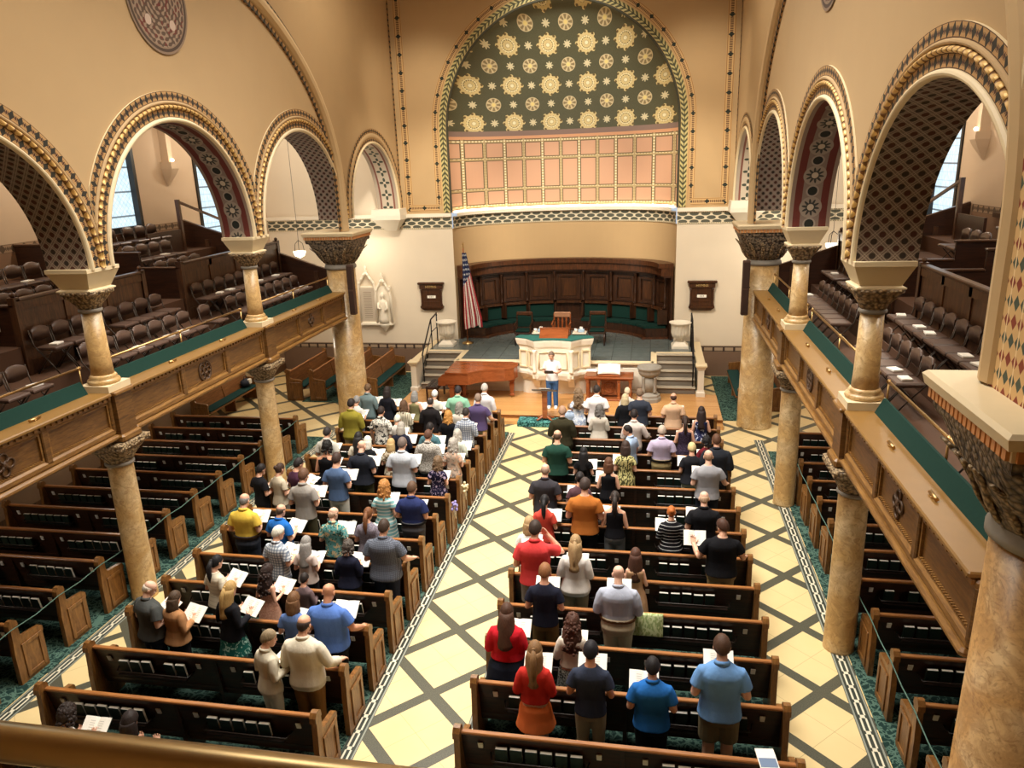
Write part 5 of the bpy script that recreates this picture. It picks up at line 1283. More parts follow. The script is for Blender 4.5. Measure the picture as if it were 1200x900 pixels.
def top_mesh(sex, build, pose, kind, tuck=False):
    mb = MB(); u = dz(pose); t = {'tee': .014, 'polo': .014, 'long': .015, 'cardi': .02, 'jacket': .026, 'tank': .012, 'dress': .014, 'sdress': .012, 'shirt': .017, 'lshirt': .017}[kind]
    k = {'slim': .92, 'avg': 1.0, 'heavy': 1.15, 'child': .84, 'vheavy': 1.2}[build]*(1 if sex == 'm' else .88)
    prof = torso_prof(sex, build); hem = {'polo': .86, 'tee': .86, 'tank': .9, 'shirt': .82, 'lshirt': .80, 'jacket': .78, 'cardi': .97, 'long': .86, 'dress': .9, 'sdress': .9}[kind]
    if tuck: hem = .97
    rings = []
    for z, rx, ry, yo in prof:
        if z < hem-.02 or z > 1.48: continue
        if kind in ('tank', 'sdress') and z > 1.40: rx, ry = rx*.62, ry*.95
        rings.append((max(z, hem), rx+t*(1.4 if z < 1.1 else 1), ry+t*(1.4 if z < 1.1 else 1), yo))
    if rings[0][0] > hem+.01: rings.insert(0, (hem, rings[0][1]+.006, rings[0][2]+.006, rings[0][3]))
    if kind in ('tank', 'sdress'): rings[-1] = (1.44, .085, .075, -.02)
    else: rings.append((1.49, .07 if sex == 'm' else .062, .066 if sex == 'm' else .06, -.012))
    mb.loft([[V(p)+u for p in sring(*q)] for q in rings])
    if kind in ('dress', 'sdress') and pose != 'sit':
        w = rings[0]; fl = .235 if build not in ('heavy', 'vheavy') else .28
        mb.loft([[(x*(1+.035*math.sin(7*math.atan2(y, x))*(1.0-z)), y*(1+.035*math.sin(7*math.atan2(y, x))*(1.0-z)), z) for x, y, z in sring(z, rx, ry, yo, 40, 2.1)] for z, rx, ry, yo in ((1.04, .13*w[1]/.17, .1*w[1]/.17, 0), (.94, w[1]+.01, w[2]+.01, 0), (.8, fl*.88, fl*.75, 0), (.55, fl, fl*.88, 0), (.42, fl+.01, fl*.9, 0))])
    if kind not in ('tank', 'sdress'):
        fr = {'tee': .62, 'polo': .66, 'shirt': .72, 'dress': .5, 'long': 2, 'cardi': 1.7, 'jacket': 2, 'lshirt': 2}[kind]
        for sd, (a, e, w, f, n) in zip((-1, 1), arms_of(sex, build, pose)):
            a, e, w = a+u, e+u, w+u; r0 = .055*k+t
            if fr <= 1: mb.tube([a+V((-sd*.08, 0, .035)), a+V((-sd*.01, 0, .005)), a.lerp(e, .2), a.lerp(e, fr*.7), a.lerp(e, fr)], [r0*.7, r0*.95, r0, r0*1.06, r0*1.1], n=12)
            else: mb.tube([a+V((-sd*.08, 0, .035)), a+V((-sd*.01, 0, .005)), a.lerp(e, .2), a.lerp(e, .6), e, e.lerp(w, .5), e.lerp(w, .95 if fr == 2 else .6)], [r0*.7, r0*.95, r0, .053*k+t, .048*k+t, .045*k+t, .036*k+t], n=12)
    return realize(mb, .012, .35, 2, SKIN0, 'top')
def bottom_mesh(sex, build, pose, kind, tuck=False):
    mb = MB(); k = {'slim': .92, 'avg': 1.0, 'heavy': 1.2, 'child': .86, 'vheavy': 1.25}[build]; prof = torso_prof(sex, build); t = .012; u = dz(pose)
    if kind in ('skirt', 'lskirt'):
        w = [q for q in prof if q[0] == .88][0]; z1 = .60 if kind == 'skirt' else .3; fl = w[1]*1.32
        mb.loft([[(x*(1+.04*math.sin(8*math.atan2(y, x))*(1.05-z)), y*(1+.04*math.sin(8*math.atan2(y, x))*(1.05-z)), z) for x, y, z in sring(z, rx, ry, yo, 48, 2.1)] for z, rx, ry, yo in ((1.0, w[1]*.8, w[2]*.8, 0), (.96, w[1]*.93, w[2]*.9, 0), (.88, w[1]+.022, w[2]+.022, -.01), (.75, fl*.92, fl*.78, 0), (z1, fl*1.08, fl*.92, 0))])
        return realize(mb, .011, .35, 1, SKIN0, 'skirt')
    mb.loft([[V(p)+u for p in sring(z, rx+t, ry+t, yo)] for z, rx, ry, yo in prof if z <= (.99 if tuck else .9)]+[[V(p)+u for p in sring(1.03, prof[2][1]+.03, prof[2][2]+.034, -.004)] if tuck else [V(p)+u for p in sring(.93, prof[1][1], prof[1][2], -.01)]])
    for L in legs(pose):
        if kind == 'shorts': mb.tube([L[0]+V((0, 0, .03)), L[0], L[0].lerp(L[1], .85)], [.1*k, .108*k, .098*k], n=14)
        else: mb.tube([L[0]+V((0, 0, .03)), L[0], L[0].lerp(L[1], .5), L[1], L[1].lerp(L[2], .5), L[2]+V((0, 0, -.03))], [.1*k, .106*k, .094*k, .076*k, .072*k, .068*k], n=14)
    return realize(mb, .012, .3, 2, SKIN0, 'trousers')
def shoes_mesh(pose):
    mb = MB()
    for L in legs(pose):
        q = V((L[2].x, L[2].y, .08)); mb.loft([[q+V(p) for p in sring(z, rx, ry, yo, 14)] for z, rx, ry, yo in ((-.08, .048, .135, .05), (-.055, .05, .138, .05), (-.03, .047, .12, .035), (0, .045, .07, .0), (.02, .04, .05, -.005))], smooth=True)
    me = mb.mesh('shoes'); fixn(me); me.materials.append(SKIN0); return me
def hair_mesh(style, turn, pitch, pose, build='avg'):
    mb = MB(); bkx = {'slim': .0, 'avg': .01, 'heavy': .045, 'child': -.02, 'vheavy': .075}[build]; u = dz(pose); R = head_rot(turn, pitch); c = HEADC+u; Rz = Matrix.Rotation(math.radians(turn), 3, 'Z')
    fem = style in ('wavy', 'bob', 'long', 'pony', 'bun', 'curly', 'half', 'puff')
    N, M = 30, 20; rings = []
    for i in range(M+1):
        th = PI*(i+.02)/(M+.04); row = []
        for j in range(N):
            a = 2*PI*j/N; d = V((math.sin(th)*math.cos(a), math.sin(th)*math.sin(a), math.cos(th)))
            az = d.y/max(1e-6, math.hypot(d.x, d.y)) if th > .05 else 0
            t = .42*max(0, az)**.8 + (-.12 if az >= 0 else -.12-.5*(-az)) if az >= 0 else -.12-.48*(-az)
            if fem: t -= .12 if az < 0 else .12-.12*az
            t += .1*max(0, az)
            m = max(-1, min(1, (d.z-t)/.12))
            if style == 'bald':
                m = min(m, max(-1, min(1, ((.38-.3*max(0, -az)*0)-d.z-.12*max(0, az))/.12)))
            if style == 'thin': m = min(m, max(-1, min(1, (.78-d.z+.35*max(0, -az))/.1)))
            th_ = {'short': .016, 'bald': .009, 'thin': .01, 'curly': .032, 'puff': .03, 'bob': .02, 'long': .018, 'pony': .013, 'bun': .013, 'half': .016, 'grey': .018, 'wavy': .03}[style]
            if style in ('curly', 'puff', 'wavy'): th_ *= 1+.55*noise.noise(d*4.5)
            else: th_ *= 1+.4*noise.noise(d*7)
            e = V((.077*d.x, .097*d.y-.003, .121*d.z)); row.append(c+R@(e+d*(th_*max(0, m)-.014*max(0, -m)-.002)))
        rings.append(row)
    mb.loft(rings, smooth=True)
    def curtain(zb, wid, thick=.02, taper=1.0):
        rr = []; nn = 18
        for q in range(9):
            s = q/8; z = .03+(zb-.03)*s; ring = []; sx = .092*(1+wid*math.sin(s*PI*.8))*(1-(1-taper)*s); sy = .112*(1+.1*s)
            for half, sc in ((0, 1.0), (1, .74)):
                seq = range(nn+1) if half == 0 else range(nn, -1, -1)
                for k in seq:
                    a = math.radians(180-8+196*k/nn); wv = 1+.12*noise.noise(V((k*.9, s*5, zb*7+half)))
                    ring.append(c+Rz@V((sx*sc*math.cos(a)*wv, -.012+sy*sc*math.sin(a)*wv-(.085+bkx)*s**.7*(1 if zb < -.22 else .35), z)))
            rr.append(ring)
        mb.loft(rr, smooth=True)
    if style == 'bob': curtain(-.17, .2)
    if style == 'curly': curtain(-.2, .36)
    if style == 'wavy': curtain(-.37, .6)
    if style == 'long': curtain(-.42, .42, taper=.9)
    if style == 'half': curtain(-.38, .34, taper=.8); mb.ball(c+R@V((0, -.112, .05)), .026, .022, .022, 8, 6).tube([c+R@V((0, -.11, .05)), c+Rz@V((0, -.15-bkx*.3, -.05)), c+Rz@V((0, -.175-bkx*.7, -.2)), c+Rz@V((0, -.19-bkx, -.36))], [.022, .042, .04, .012], n=10)
    if style == 'pony': mb.ball(c+R@V((0, -.118, .04)), .03, .03, .03, 10, 6).tube([c+R@V((0, -.12, .04)), c+Rz@V((0, -.17, -.03)), c+Rz@V((0, -.175-bkx*.6, -.17)), c+Rz@V((.01, -.17-bkx, -.32))], [.03, .046, .042, .01], n=10)
    if style == 'bun': mb.ball(c+R@V((0, -.125, .03)), .05, .045, .05, 12, 8)
    if style in ('curly', 'puff', 'wavy'):
        rr = random.Random(5); zb = {'curly': -.19, 'puff': -.1, 'wavy': -.36}[style]
        for q in range(100 if style == 'wavy' else 70):
            a = rr.uniform(-20, 200); a = math.radians(180+a); z = rr.uniform(zb, .12); s_ = max(0, (.03-z)/.4); rad = math.sqrt(max(.05, 1-(max(0, z)/.135)**2))*(1+(.35 if style == 'wavy' else .25)*s_)
            if z > 0: P_ = c+R@V((.088*rad*math.cos(a), .112*rad*math.sin(a), z))
            else: P_ = c+Rz@V((.098*rad*math.cos(a), -.012+.115*rad*math.sin(a)-(.09+bkx)*s_**.7*1.1*(1 if style == 'wavy' else .4), z))
            r_ = rr.uniform(.016, .029); mb.ball(P_, r_, r_, r_*1.15, 8, 6)
    me = mb.mesh('hair'); fixn(me); me.materials.append(SKIN0); return me
def collar_mesh(sex, pose):
    u = dz(pose); rr = [[V((r*math.cos(2*PI*j/20), -.014+r*.92*math.sin(2*PI*j/20), z+.018*math.sin(2*PI*j/20)*-1))+u for j in range(20)] for r, z in ((.074, 1.47), (.062, 1.515), (.070, 1.52), (.088, 1.47))]
    me = MB().loft(rr+[rr[0]], cap=False, smooth=True).mesh('collar'); fixn(me); me.materials.append(SKIN0); return me
def belt_mesh(sex, build):
    p = torso_prof(sex, build)[2]; me = MB().loft([sring(z, p[1]+o, p[2]+o, p[3], 24) for z, o in ((.985, .02), (.985, .04), (1.025, .042), (1.025, .02), (.985, .02))], cap=False).mesh('belt'); fixn(me); me.materials.append(SKIN0); return me
def cloth(spec):
    if spec in MATS: return MATS[spec]
    if spec.startswith('#'):
        t = MT('cloth_'+spec[1:], .9, 0, .15); n = t.noise(7, 4); r = lin(spec); t.col(t.mix(n, tuple(v*.88 for v in r[:3])+(1,), tuple(min(1, v*1.1+.004) for v in r[:3])+(1,)))
        w_ = t.noise(9, 3, stretch=(1.6, 1.6, .7)); t.bump(w_, .3, .03); MATS[spec] = t.m; return t.m
    k, cs = spec.split(':'); cs = cs.split(','); t = MT('cloth_'+k+'_'+cs[0][1:], .9, 0, .15); x, y, z = t.pos(); ang = (x*x+y*y).sqrt()
    if k == 'plaid':
        a = x.near(.05, .022); b = z.near(.05, .022); c = t.mix(a*.6, cs[0], cs[1]); c = t.mix(b*.6, c, cs[1]); c = t.mix(x.near(.05, .004)+0.0, c, cs[-1])
    elif k == 'check': c = t.mix((x.near(.022, .008)+z.near(.022, .008)).mn(1.0), cs[0], cs[1])
    elif k == 'stripe': c = t.mix(z.near(.07, .026 if len(cs) < 3 else .012), cs[0], cs[1])
    elif k == 'vstripe': c = t.mix(x.near(.05, .02), cs[0], cs[1])
    elif k == 'floral':
        n1 = t.noise(11, 2, dist=1.0); n2 = t.noise(14, 2, dist=1.5, vec=t.vec(z, x, y)); c = t.mix(n1.gt(.56), cs[0], cs[1]); c = t.mix(n2.gt(.58), c, cs[-1])
    elif k == 'leopard':
        v = t.noise(24, 1, stretch=(1.5, 1.5, .6)); c = t.mix(v.gt(.5), cs[0], cs[1])
    elif k == 'fleck':
        v = t.noise(40, 2); c = t.mix(((v-.42)*6.0).mx(0.0).mn(1.0), cs[0], cs[1])
    t.col(c); MATS[spec] = t.m; return t.m
def hairm(h):
    k = 'hair'+h
    if k in MATS: return MATS[k]
    t = MT('hair_'+h[1:], .6, 0, .3); n = t.noise(30, 3, stretch=(2.5, 2.5, .5)); r = lin(h); t.col(t.mix(n, tuple(v*.55 for v in r[:3])+(1,), tuple(min(1, v*1.45+.006) for v in r[:3])+(1,))); t.bump(n, .5, .01); MATS[k] = t.m; return t.m
def inst(name, me, mat, parent):
    o = bpy.data.objects.new(name, me); COL.objects.link(o); o.parent = parent
    o.material_slots[0].link = 'OBJECT'; o.material_slots[0].material = mat; return o
BODYN = 0
def make_person(x, y, h, label, sex='m', build='avg', pose='book', yaw=0, turn=0, pitch=16, skin=0, hair='short', hc='#3a2a20', top='tee', tc='#888888', bot='pants', bc='#22242c', belt=None, shoe='#2a2420', eyes=False, z=0.0, sy=1.0):
    up = pose if pose == 'sit' else 'x'
    o = inst('person', cached(('b', sex, build, pose, turn, pitch), lambda: body_mesh(sex, build, pose, turn, pitch)), skinmat(skin), None)
    s = h/1.75; o.scale = (s, s, s); o.location = (x, y, z); o.rotation_euler = (0, 0, math.radians(yaw))
    tag(o, label, 'person', None)
    if hair != 'none': inst('hair', cached(('h', hair, turn, pitch, up, build), lambda: hair_mesh(hair, turn, pitch, pose, build)), hairm(hc), o)
    nm = {'tee': 't_shirt', 'polo': 'polo_shirt', 'long': 'sweater', 'cardi': 'cardigan', 'jacket': 'jacket', 'tank': 'tank_top', 'dress': 'dress', 'sdress': 'dress', 'shirt': 'shirt', 'lshirt': 'shirt'}[top]
    inst(nm, cached(('t', sex, build, pose, top, bool(belt)), lambda: top_mesh(sex, build, pose, top, bool(belt))), cloth(tc), o)
    if bot and not (top in ('dress', 'sdress') and pose != 'sit'): inst({'pants': 'trousers', 'shorts': 'shorts', 'skirt': 'skirt', 'lskirt': 'skirt'}[bot], cached(('p', sex, build, up, bot, bool(belt)), lambda: bottom_mesh(sex, build, pose, bot, bool(belt))), cloth(bc), o)
    if top in ('polo', 'shirt', 'lshirt', 'jacket'): inst('collar', cached(('c', sex, up), lambda: collar_mesh(sex, pose)), cloth(tc), o)
    if belt: inst('belt', cached(('k', sex, build), lambda: belt_mesh(sex, build)), cloth(belt), o)
    inst('shoes', cached(('s', up), lambda: shoes_mesh(pose)), cloth(shoe), o)
    def eye_mesh():
        R = head_rot(turn, pitch); c = HEADC+dz(pose); mb = MB()
        for q in (-1, 1): mb.ball(c+R@V((q*.029, .081, .006)), .014, .011, .0085, 8, 6); mb.tube([c+R@V((q*.014, .095, .026)), c+R@V((q*.032, .092, .032)), c+R@V((q*.05, .079, .027))], .0045, n=5)
        me = mb.mesh('eyes'); fixn(me); me.materials.append(SKIN0); return me
    def lip_mesh():
        R = head_rot(turn, pitch); c = HEADC+dz(pose)
        me = MB().tube([c+R@V((-.024, .091, -.064)), c+R@V((0, .1025, -.062)), c+R@V((.024, .091, -.064))], [.004, .007, .004], n=6).mesh('lips'); fixn(me); me.materials.append(SKIN0); return me
    inst('eyes', cached(('e', turn, pitch, up), eye_mesh), plain('eye_dark', '#2a1d18', .3), o); inst('lips', cached(('l', turn, pitch, up), lip_mesh), plain('lip', '#a8574c', .5), o)
    return o
# open hymnal held in the hands
def book_parts():
    t = thing('open_hymnal', 'x', 'hymnal'); W, Hh = .175, .125
    cv = MB()
    for s in (-1, 1): cv.loft([[(0, -Hh-.005, -.012), (s*(W+.005), -Hh-.005, .022), (s*(W+.005), Hh+.005, .022), (0, Hh+.005, -.012)], [(0, -Hh-.005, -.007), (s*(W+.005), -Hh-.005, .027), (s*(W+.005), Hh+.005, .027), (0, Hh+.005, -.007)]])
    cv.build('cover', plain('hymnal_cover', '#16271f', .5), t)
    for s in (-1, 1):
        MB().loft([[(0, b*Hh, -.006), (s*W*.5, b*Hh, .012), (s*W, b*Hh, .028), (s*W, b*Hh, .034), (s*W*.6, b*Hh, .035), (s*W*.2, b*Hh, .022), (0, b*Hh, .006)] for b in (-1, 1)]).build('page_block', PAPER, t)
    ln = MB()
    for s in (-1, 1):
        for k in range(7): ln.add([(s*(.03+.0), -.085+.026*k, .0225), (s*.09, -.085+.026*k, .0345), (s*.09, -.08+.026*k, .0345), (s*.03, -.08+.026*k, .0225)], [(0, 1, 2, 3)])
    ln.build('printed_lines', plain('print_grey', '#b9b4a8', .8), t)
    return t
BOOK = book_parts(); bused = [False]
def hold_book(per, label, off=(0, 0), tilt=38, single=False, low=0.0):
    b = BOOK if not bused[0] else dup(BOOK)
    bused[0] = True
    s = per.scale[0]; u = dz('sit') if per.get('sitting') else V((0, 0, 0)); l = V((off[0], .335+off[1], 1.185-low))+u
    l = Matrix.Rotation(per.rotation_euler.z, 3, 'Z') @ (l*s); b.location = V(per.location)+l
    b.rotation_euler = (math.radians(tilt), 0, per.rotation_euler.z); b['label'] = label; b['group'] = 'open hymnals held by the congregation'
    return b
PEOPLE = [
    (-4.35, 18.03, 1.75, 'man in teal-grey shirt at the front left pew beside the great column', dict(top='lshirt', tc='#75898a', bc='#23252b', hc='#6b5138'), 'R'),
    (-3.82, 18.03, 1.68, 'woman in black top with dark bobbed hair in the front left pew', dict(sex='f', top='long', tc='#1b1b22', bc='#17171b', hair='bob', hc='#2b2320'), 'R'),
    (-4.38, 17.29, 1.64, 'grey-haired person in white top half hidden behind the olive shirt', dict(sex='f', top='tee', tc='#e2ddd4', bc='#6b6a66', hc='#8d8a86', hair='grey'), None),
    (-4.16, 16.41, 1.85, 'broad man in olive-yellow shirt and beige trousers', dict(build='heavy', top='lshirt', tc='#8f8430', bc='#b9a98c', hc='#2a201b'), None),
    (-3.36, 16.28, 1.71, 'person in white shirt with black floral print', dict(top='shirt', tc='floral:#e4dfd2,#3a3a38,#8d8a80', bc='#16161a', hc='#2f2420', pose='down'), None),
    (-3.09, 17.16, 1.58, 'woman with curly brown hair in a cream striped jacket', dict(sex='f', top='jacket', tc='vstripe:#d8cfb8,#8f8570', bc='#5c5648', hair='curly', hc='#5e4430'), None),
    (-2.96, 16.28, 1.51, 'white-haired person just behind the curly brown hair', dict(sex='f', top='tee', tc='#dcd8ce', bc='#44464d', hair='grey', hc='#e2dccb'), None),
    (-2.60, 15.48, 1.62, 'grey-haired woman in navy top with a large open hymnal', dict(sex='f', build='heavy', top='long', tc='#1e2130', bc='#1a1c22', hair='bob', hc='#a59e92'), 'R'),
    (-4.04, 14.67, 1.74, 'dark-haired man in pale grey shirt at the left end of his pew', dict(top='shirt', tc='#c2beb2', bc='#3c3a38', hc='#2e2724'), None),
    (-3.66, 13.79, 1.76, 'woman in black scoop-backed dress with black bun', dict(sex='f', build='heavy', top='sdress', tc='#121215', hair='puff', hc='#15120f', skin=1, pose='book'), None),
    (-3.07, 12.91, 1.86, 'man in steel blue t-shirt and white trousers', dict(top='tee', tc='#4e6486', bc='#d6d2c6', hc='#3b2a22'), 'R'),
    (-3.29, 14.61, 1.67, 'dark long-haired woman in cream top behind the bald man in navy', dict(sex='f', top='tee', tc='#d2c9b4', bc='#3a3a3e', hair='long', hc='#1d1917'), None),
    (-3.05, 14.53, 1.61, 'white-haired woman in black short-sleeved top', dict(sex='f', top='tee', tc='#18181c', bc='#202024', hair='bob', hc='#d8d2c4'), 'R'),
    (-2.89, 13.79, 1.79, 'bald man in navy polo and olive trousers', dict(build='heavy', top='polo', tc='#23262f', bc='#4a4528', hair='none', skin=3), 'R'),
    (-2.52, 14.53, 1.57, 'blonde woman in tan patterned top', dict(sex='f', top='tee', tc='floral:#c3b49a,#6c5a44,#e6dcc6', bc='#6e6552', hair='bob', hc='#b89a68'), None),
    (-2.00, 13.78, 1.89, 'tall man in pale blue-grey shirt and black trousers', dict(build='heavy', top='shirt', tc='#b3b8bf', bc='#18191f', hc='#6a5c54'), 'R'),
    (-3.07, 18.03, 1.57, 'grey-haired woman in sleeveless olive dress', dict(sex='f', top='sdress', tc='#8a845c', hair='bob', hc='#8e8c88'), 'R'),
    (-2.52, 18.03, 1.61, 'white-haired woman in white holding a large open book', dict(sex='f', top='tee', tc='#e8e2d2', bc='#8b7a5e', hair='grey', hc='#eae6dc'), 'R'),
    (-2.38, 17.15, 1.69, 'man with thinning dark hair in a black suit jacket', dict(top='jacket', tc='#211d1e', bc='#1a1a1e', hair='thin', hc='#3a322e'), None),
    (-1.89, 18.03, 1.73, 'broad man in mint green shirt at the front left pew', dict(build='vheavy', top='shirt', tc='#8fc3a4', bc='#2a2a30', hc='#2f2a2c'), None),
    (-1.20, 18.10, 1.79, 'white-haired man in long white shirt nearest the aisle in the front left pew', dict(top='lshirt', tc='#e6e3e6', bc='#d8d4ca', hc='#c3bcb2'), None),
    (-1.19, 17.28, 1.77, 'man in purple polo and khaki trousers beside the centre aisle', dict(build='heavy', top='polo', tc='#57496f', bc='#a6966f', hc='#8a7566', pose='pew'), None),
    (-1.65, 17.16, 1.57, 'woman with wavy grey hair in cream top, second pew of the left block', dict(sex='f', top='tee', tc='#e0d8c8', bc='#5a564e', hair='curly', hc='#8f8a80'), 'C'),
    (-1.73, 16.40, 1.60, 'woman with short strawberry blonde hair in black top', dict(sex='f', build='heavy', top='tee', tc='#131316', bc='#1b1b1f', hair='curly', hc='#b5813f'), None),
    (-1.26, 16.28, 1.73, 'man in blue and white plaid shirt and jeans', dict(top='lshirt', tc='plaid:#c9ced4,#3a4a68,#8c97ab', bc='#3d4a63', hc='#2f2723'), None),
    (-1.89, 15.40, 1.65, 'person in teal shirt with dark hair in front of the grey speckled shirt', dict(top='tee', tc='#4c7179', bc='#26282e', hc='#211b19'), 'R'),
    (-1.71, 14.66, 1.75, 'red-brown haired man in pale grey speckled shirt', dict(build='heavy', top='lshirt', tc='fleck:#b9b4ab,#7c776e', bc='#34343a', hc='#5a3b2c'), 'R'),
    (-1.26, 15.41, 1.50, 'grey-haired woman in mint and white jacket by the centre aisle', dict(sex='f', top='jacket', tc='vstripe:#dfe0d4,#b9c9b8', bc='#3a3a40', hair='curly', hc='#b2aca0'), 'R'),
    (-1.13, 14.53, 1.62, 'grey-haired woman in pinkish floral top with a dark bag strap', dict(sex='f', top='tee', tc='floral:#c9b4a0,#8d7f74,#d9a98c', bc='#a9a39a', hair='curly', hc='#a39c92'), None),
    (-1.23, 13.66, 1.55, 'woman in navy dress with large pale flowers, brown curly hair', dict(sex='f', build='avg', top='dress', tc='floral:#221f38,#221f38,#b7a6bd', hair='curly', hc='#6e573f'), None),
    (-4.66, 12.78, 1.62, 'black-haired man in black t-shirt with large open hymnal', dict(top='tee', tc='#17161a', bc='#1b1c22', hc='#1c1614', yaw=-25), 'R'),
    (-4.25, 12.78, 1.65, 'woman in beige top with brown bun reading with her neighbour', dict(sex='f', top='tee', tc='#c4b79e', bc='#8d8578', hair='bun', hc='#3d291e', yaw=-20), 'R'),
    (-3.92, 12.92, 1.72, 'dark-haired man in maroon top turned to the right', dict(top='tee', tc='#46273a', bc='#23232a', hc='#231c1a', yaw=-30), None),
    (-3.36, 12.04, 1.88, 'brown-haired man in grey polo and olive trousers', dict(top='polo', tc='#9a948c', bc='#4e4832', hc='#644733'), 'R'),
    (-4.02, 11.05, 1.79, 'grey balding man in yellow shirt and jeans', dict(build='heavy', top='polo', tc='#d9b748', bc='#2f333c', hair='bald', hc='#77736e', belt='#3a2818'), 'R'),
    (-3.35, 11.03, 1.63, 'balding man in bright blue polo', dict(build='heavy', top='polo', tc='#1f66b4', bc='#24262e', hair='bald', hc='#4a382a', yaw=-15), 'R'),
    (-2.95, 10.15, 1.68, 'white-haired man in blue and white plaid shirt', dict(top='shirt', tc='plaid:#d4dade,#46566e,#8195a8', bc='#4a4740', hair='grey', hc='#e0dac8', yaw=-15, turn=-25), None),
    (-2.47, 10.16, 1.52, 'woman with long grey hair in pale pink t-shirt', dict(sex='f', top='tee', tc='#d1bfb4', bc='#1d1e24', hair='long', hc='#8f8b86'), None),
    (-2.36, 11.03, 1.62, 'bald man in teal floral shirt', dict(top='shirt', tc='floral:#5f9a98,#c9b48c,#2f5a52', bc='#2f4a50', hair='bald', hc='#b89a80', skin=3, turn=-25), 'R'),
    (-1.75, 11.09, 1.62, 'woman with auburn ponytail in grey-lilac top', dict(sex='f', build='heavy', top='tee', tc='fleck:#857e88,#6a6470', bc='#3c3a40', hair='pony', hc='#6d4426'), None),
    (-1.17, 10.29, 1.82, 'broad man in grey-blue checked shirt resting a hand on the pew', dict(build='vheavy', top='shirt', tc='check:#6e7480,#4a4e58', bc='#20273a', hc='#3b2c22', pose='pew'), None),
    (-1.75, 10.16, 1.49, 'woman with big curly grey-brown hair in navy jacket', dict(sex='f', build='heavy', top='long', tc='#1b1e30', bc='#3a332c', hair='puff', hc='#4e463f'), 'R'),
    (-1.79, 12.04, 1.71, 'woman with curly strawberry blonde hair in aqua and white striped dress', dict(sex='f', top='dress', tc='stripe:#7fb2b4,#d9dcd2', hair='curly', hc='#a9743c'), 'C'),
    (-1.21, 11.90, 1.77, 'man in navy polo and grey trousers beside the aisle, brown hair', dict(build='heavy', top='polo', tc='#26305c', bc='#48484c', hc='#5a4230', belt='#1c1c20'), None),
    (-3.54, 9.28, 1.60, 'woman with black ponytail in cream top and bag strap', dict(sex='f', top='tee', tc='stripe:#d9cfb8,#c2b8a2,#ccc', bc='#3a3632', hair='pony', hc='#171415', yaw=-20), 'R'),
    (-2.85, 8.48, 1.67, 'blonde woman in black cardigan and green floral skirt', dict(sex='f', top='long', tc='#17171c', bot='skirt', bc='floral:#1c5a50,#1c5a50,#9fc0b0', hair='half', hc='#b08f58', yaw=-20), 'R'),
    (-2.71, 9.28, 1.49, 'girl in pale pink dress with long dark brown hair', dict(sex='f', build='slim', top='sdress', tc='fleck:#d9a98f,#c58f78', hair='wavy', hc='#2f211c', yaw=-15), 'R'),
    (-2.18, 9.43, 1.30, 'dark-haired boy in grey and maroon raglan shirt', dict(build='child', top='long', tc='#6c5a5c', bc='#2c3448', hc='#241c18'), None),
    (-1.83, 8.40, 1.62, 'woman with brown bob in blue top next to the boy', dict(sex='f', top='tee', tc='#5d79b0', bc='#54698c', hair='bob', hc='#6b4a2c'), None),
    (-1.30, 8.40, 1.79, 'bald man in blue polo and black trousers', dict(build='vheavy', top='polo', tc='#5477bd', bc='#17181e', hair='none', skin=1, pose='pew'), 'R'),
    (-1.31, 7.65, 1.79, 'man in wrinkled cream shirt and brown trousers, bald crown', dict(build='heavy', top='lshirt', tc='#ddd4be', bc='#80592c', hair='bald', hc='#332620', pose='pew'), None),
    (-1.78, 7.54, 1.62, 'short-haired person all in cream looking to the right', dict(sex='f', top='lshirt', tc='#d9d1ba', bc='#d2cab4', hair='short', hc='#8c7a5e', yaw=-30, turn=-35, eyes=True), None),
    (-4.07, 8.40, 1.64, 'stout man in charcoal polo with white hair and glasses, end of his pew', dict(build='vheavy', top='polo', tc='#4a4c4a', bc='#1f2330', hair='bald', hc='#d9cbb8', skin=3, yaw=-25, turn=-35, pitch=30, eyes=True), None),
    (-3.69, 8.41, 1.49, 'woman with brown bob in tan sweater', dict(sex='f', build='heavy', top='long', tc='#ab7c52', bc='#17171b', hair='bob', hc='#4a3828', yaw=-15), 'R'),
    (-3.71, 6.23, 1.66, 'seated person with dark curly hair in the rearmost left pew', dict(sex='f', pose='sit', top='tee', tc='#e1ddd4', bc='#2c2c34', hair='puff', hc='#2a1f1a'), 'R'),
    (-2.88, 6.23, 1.66, 'seated person with straight dark hair in the rearmost left pew', dict(sex='f', pose='sit', top='long', tc='#1d1b20', bc='#1b1b20', hair='bob', hc='#241a17'), None),
    (1.22, 18.17, 1.68, 'woman with long light brown hair in pale blue floral dress', dict(sex='f', top='dress', tc='floral:#d3dbe6,#9fb0cf,#ffffff', hair='wavy', hc='#7a6248'), None),
    (1.00, 18.13, 1.30, 'child in blue and white plaid shirt held at the front right pew', dict(build='child', top='shirt', tc='plaid:#c8d6e4,#5f86b4,#e4ecf4', bc='#5a6a84', hc='#8a6a4a'), None),
    (1.68, 18.14, 1.79, 'dark-haired man in white short-sleeved shirt, front right pew', dict(build='heavy', top='shirt', tc='#efeae8', bc='#5c5a56', hc='#2d241f'), None),
    (1.81, 17.16, 1.59, 'woman with grey curly hair in off-white sweater', dict(sex='f', build='heavy', top='long', tc='#cdc4b4', bc='#5a4632', hair='curly', hc='#68645f'), None),
    (1.01, 16.39, 1.79, 'man in dark olive jacket at the aisle end, grey-red hair', dict(build='heavy', top='jacket', tc='#34301f', bc='#1b1a1a', hair='grey', hc='#a3836c', skin=3), None),
    (1.10, 14.66, 1.83, 'man in dark green shirt with bald spot beside the centre aisle', dict(build='heavy', top='tee', tc='#1f4236', bc='#17191c', hair='bald', hc='#4f3b2c'), None),
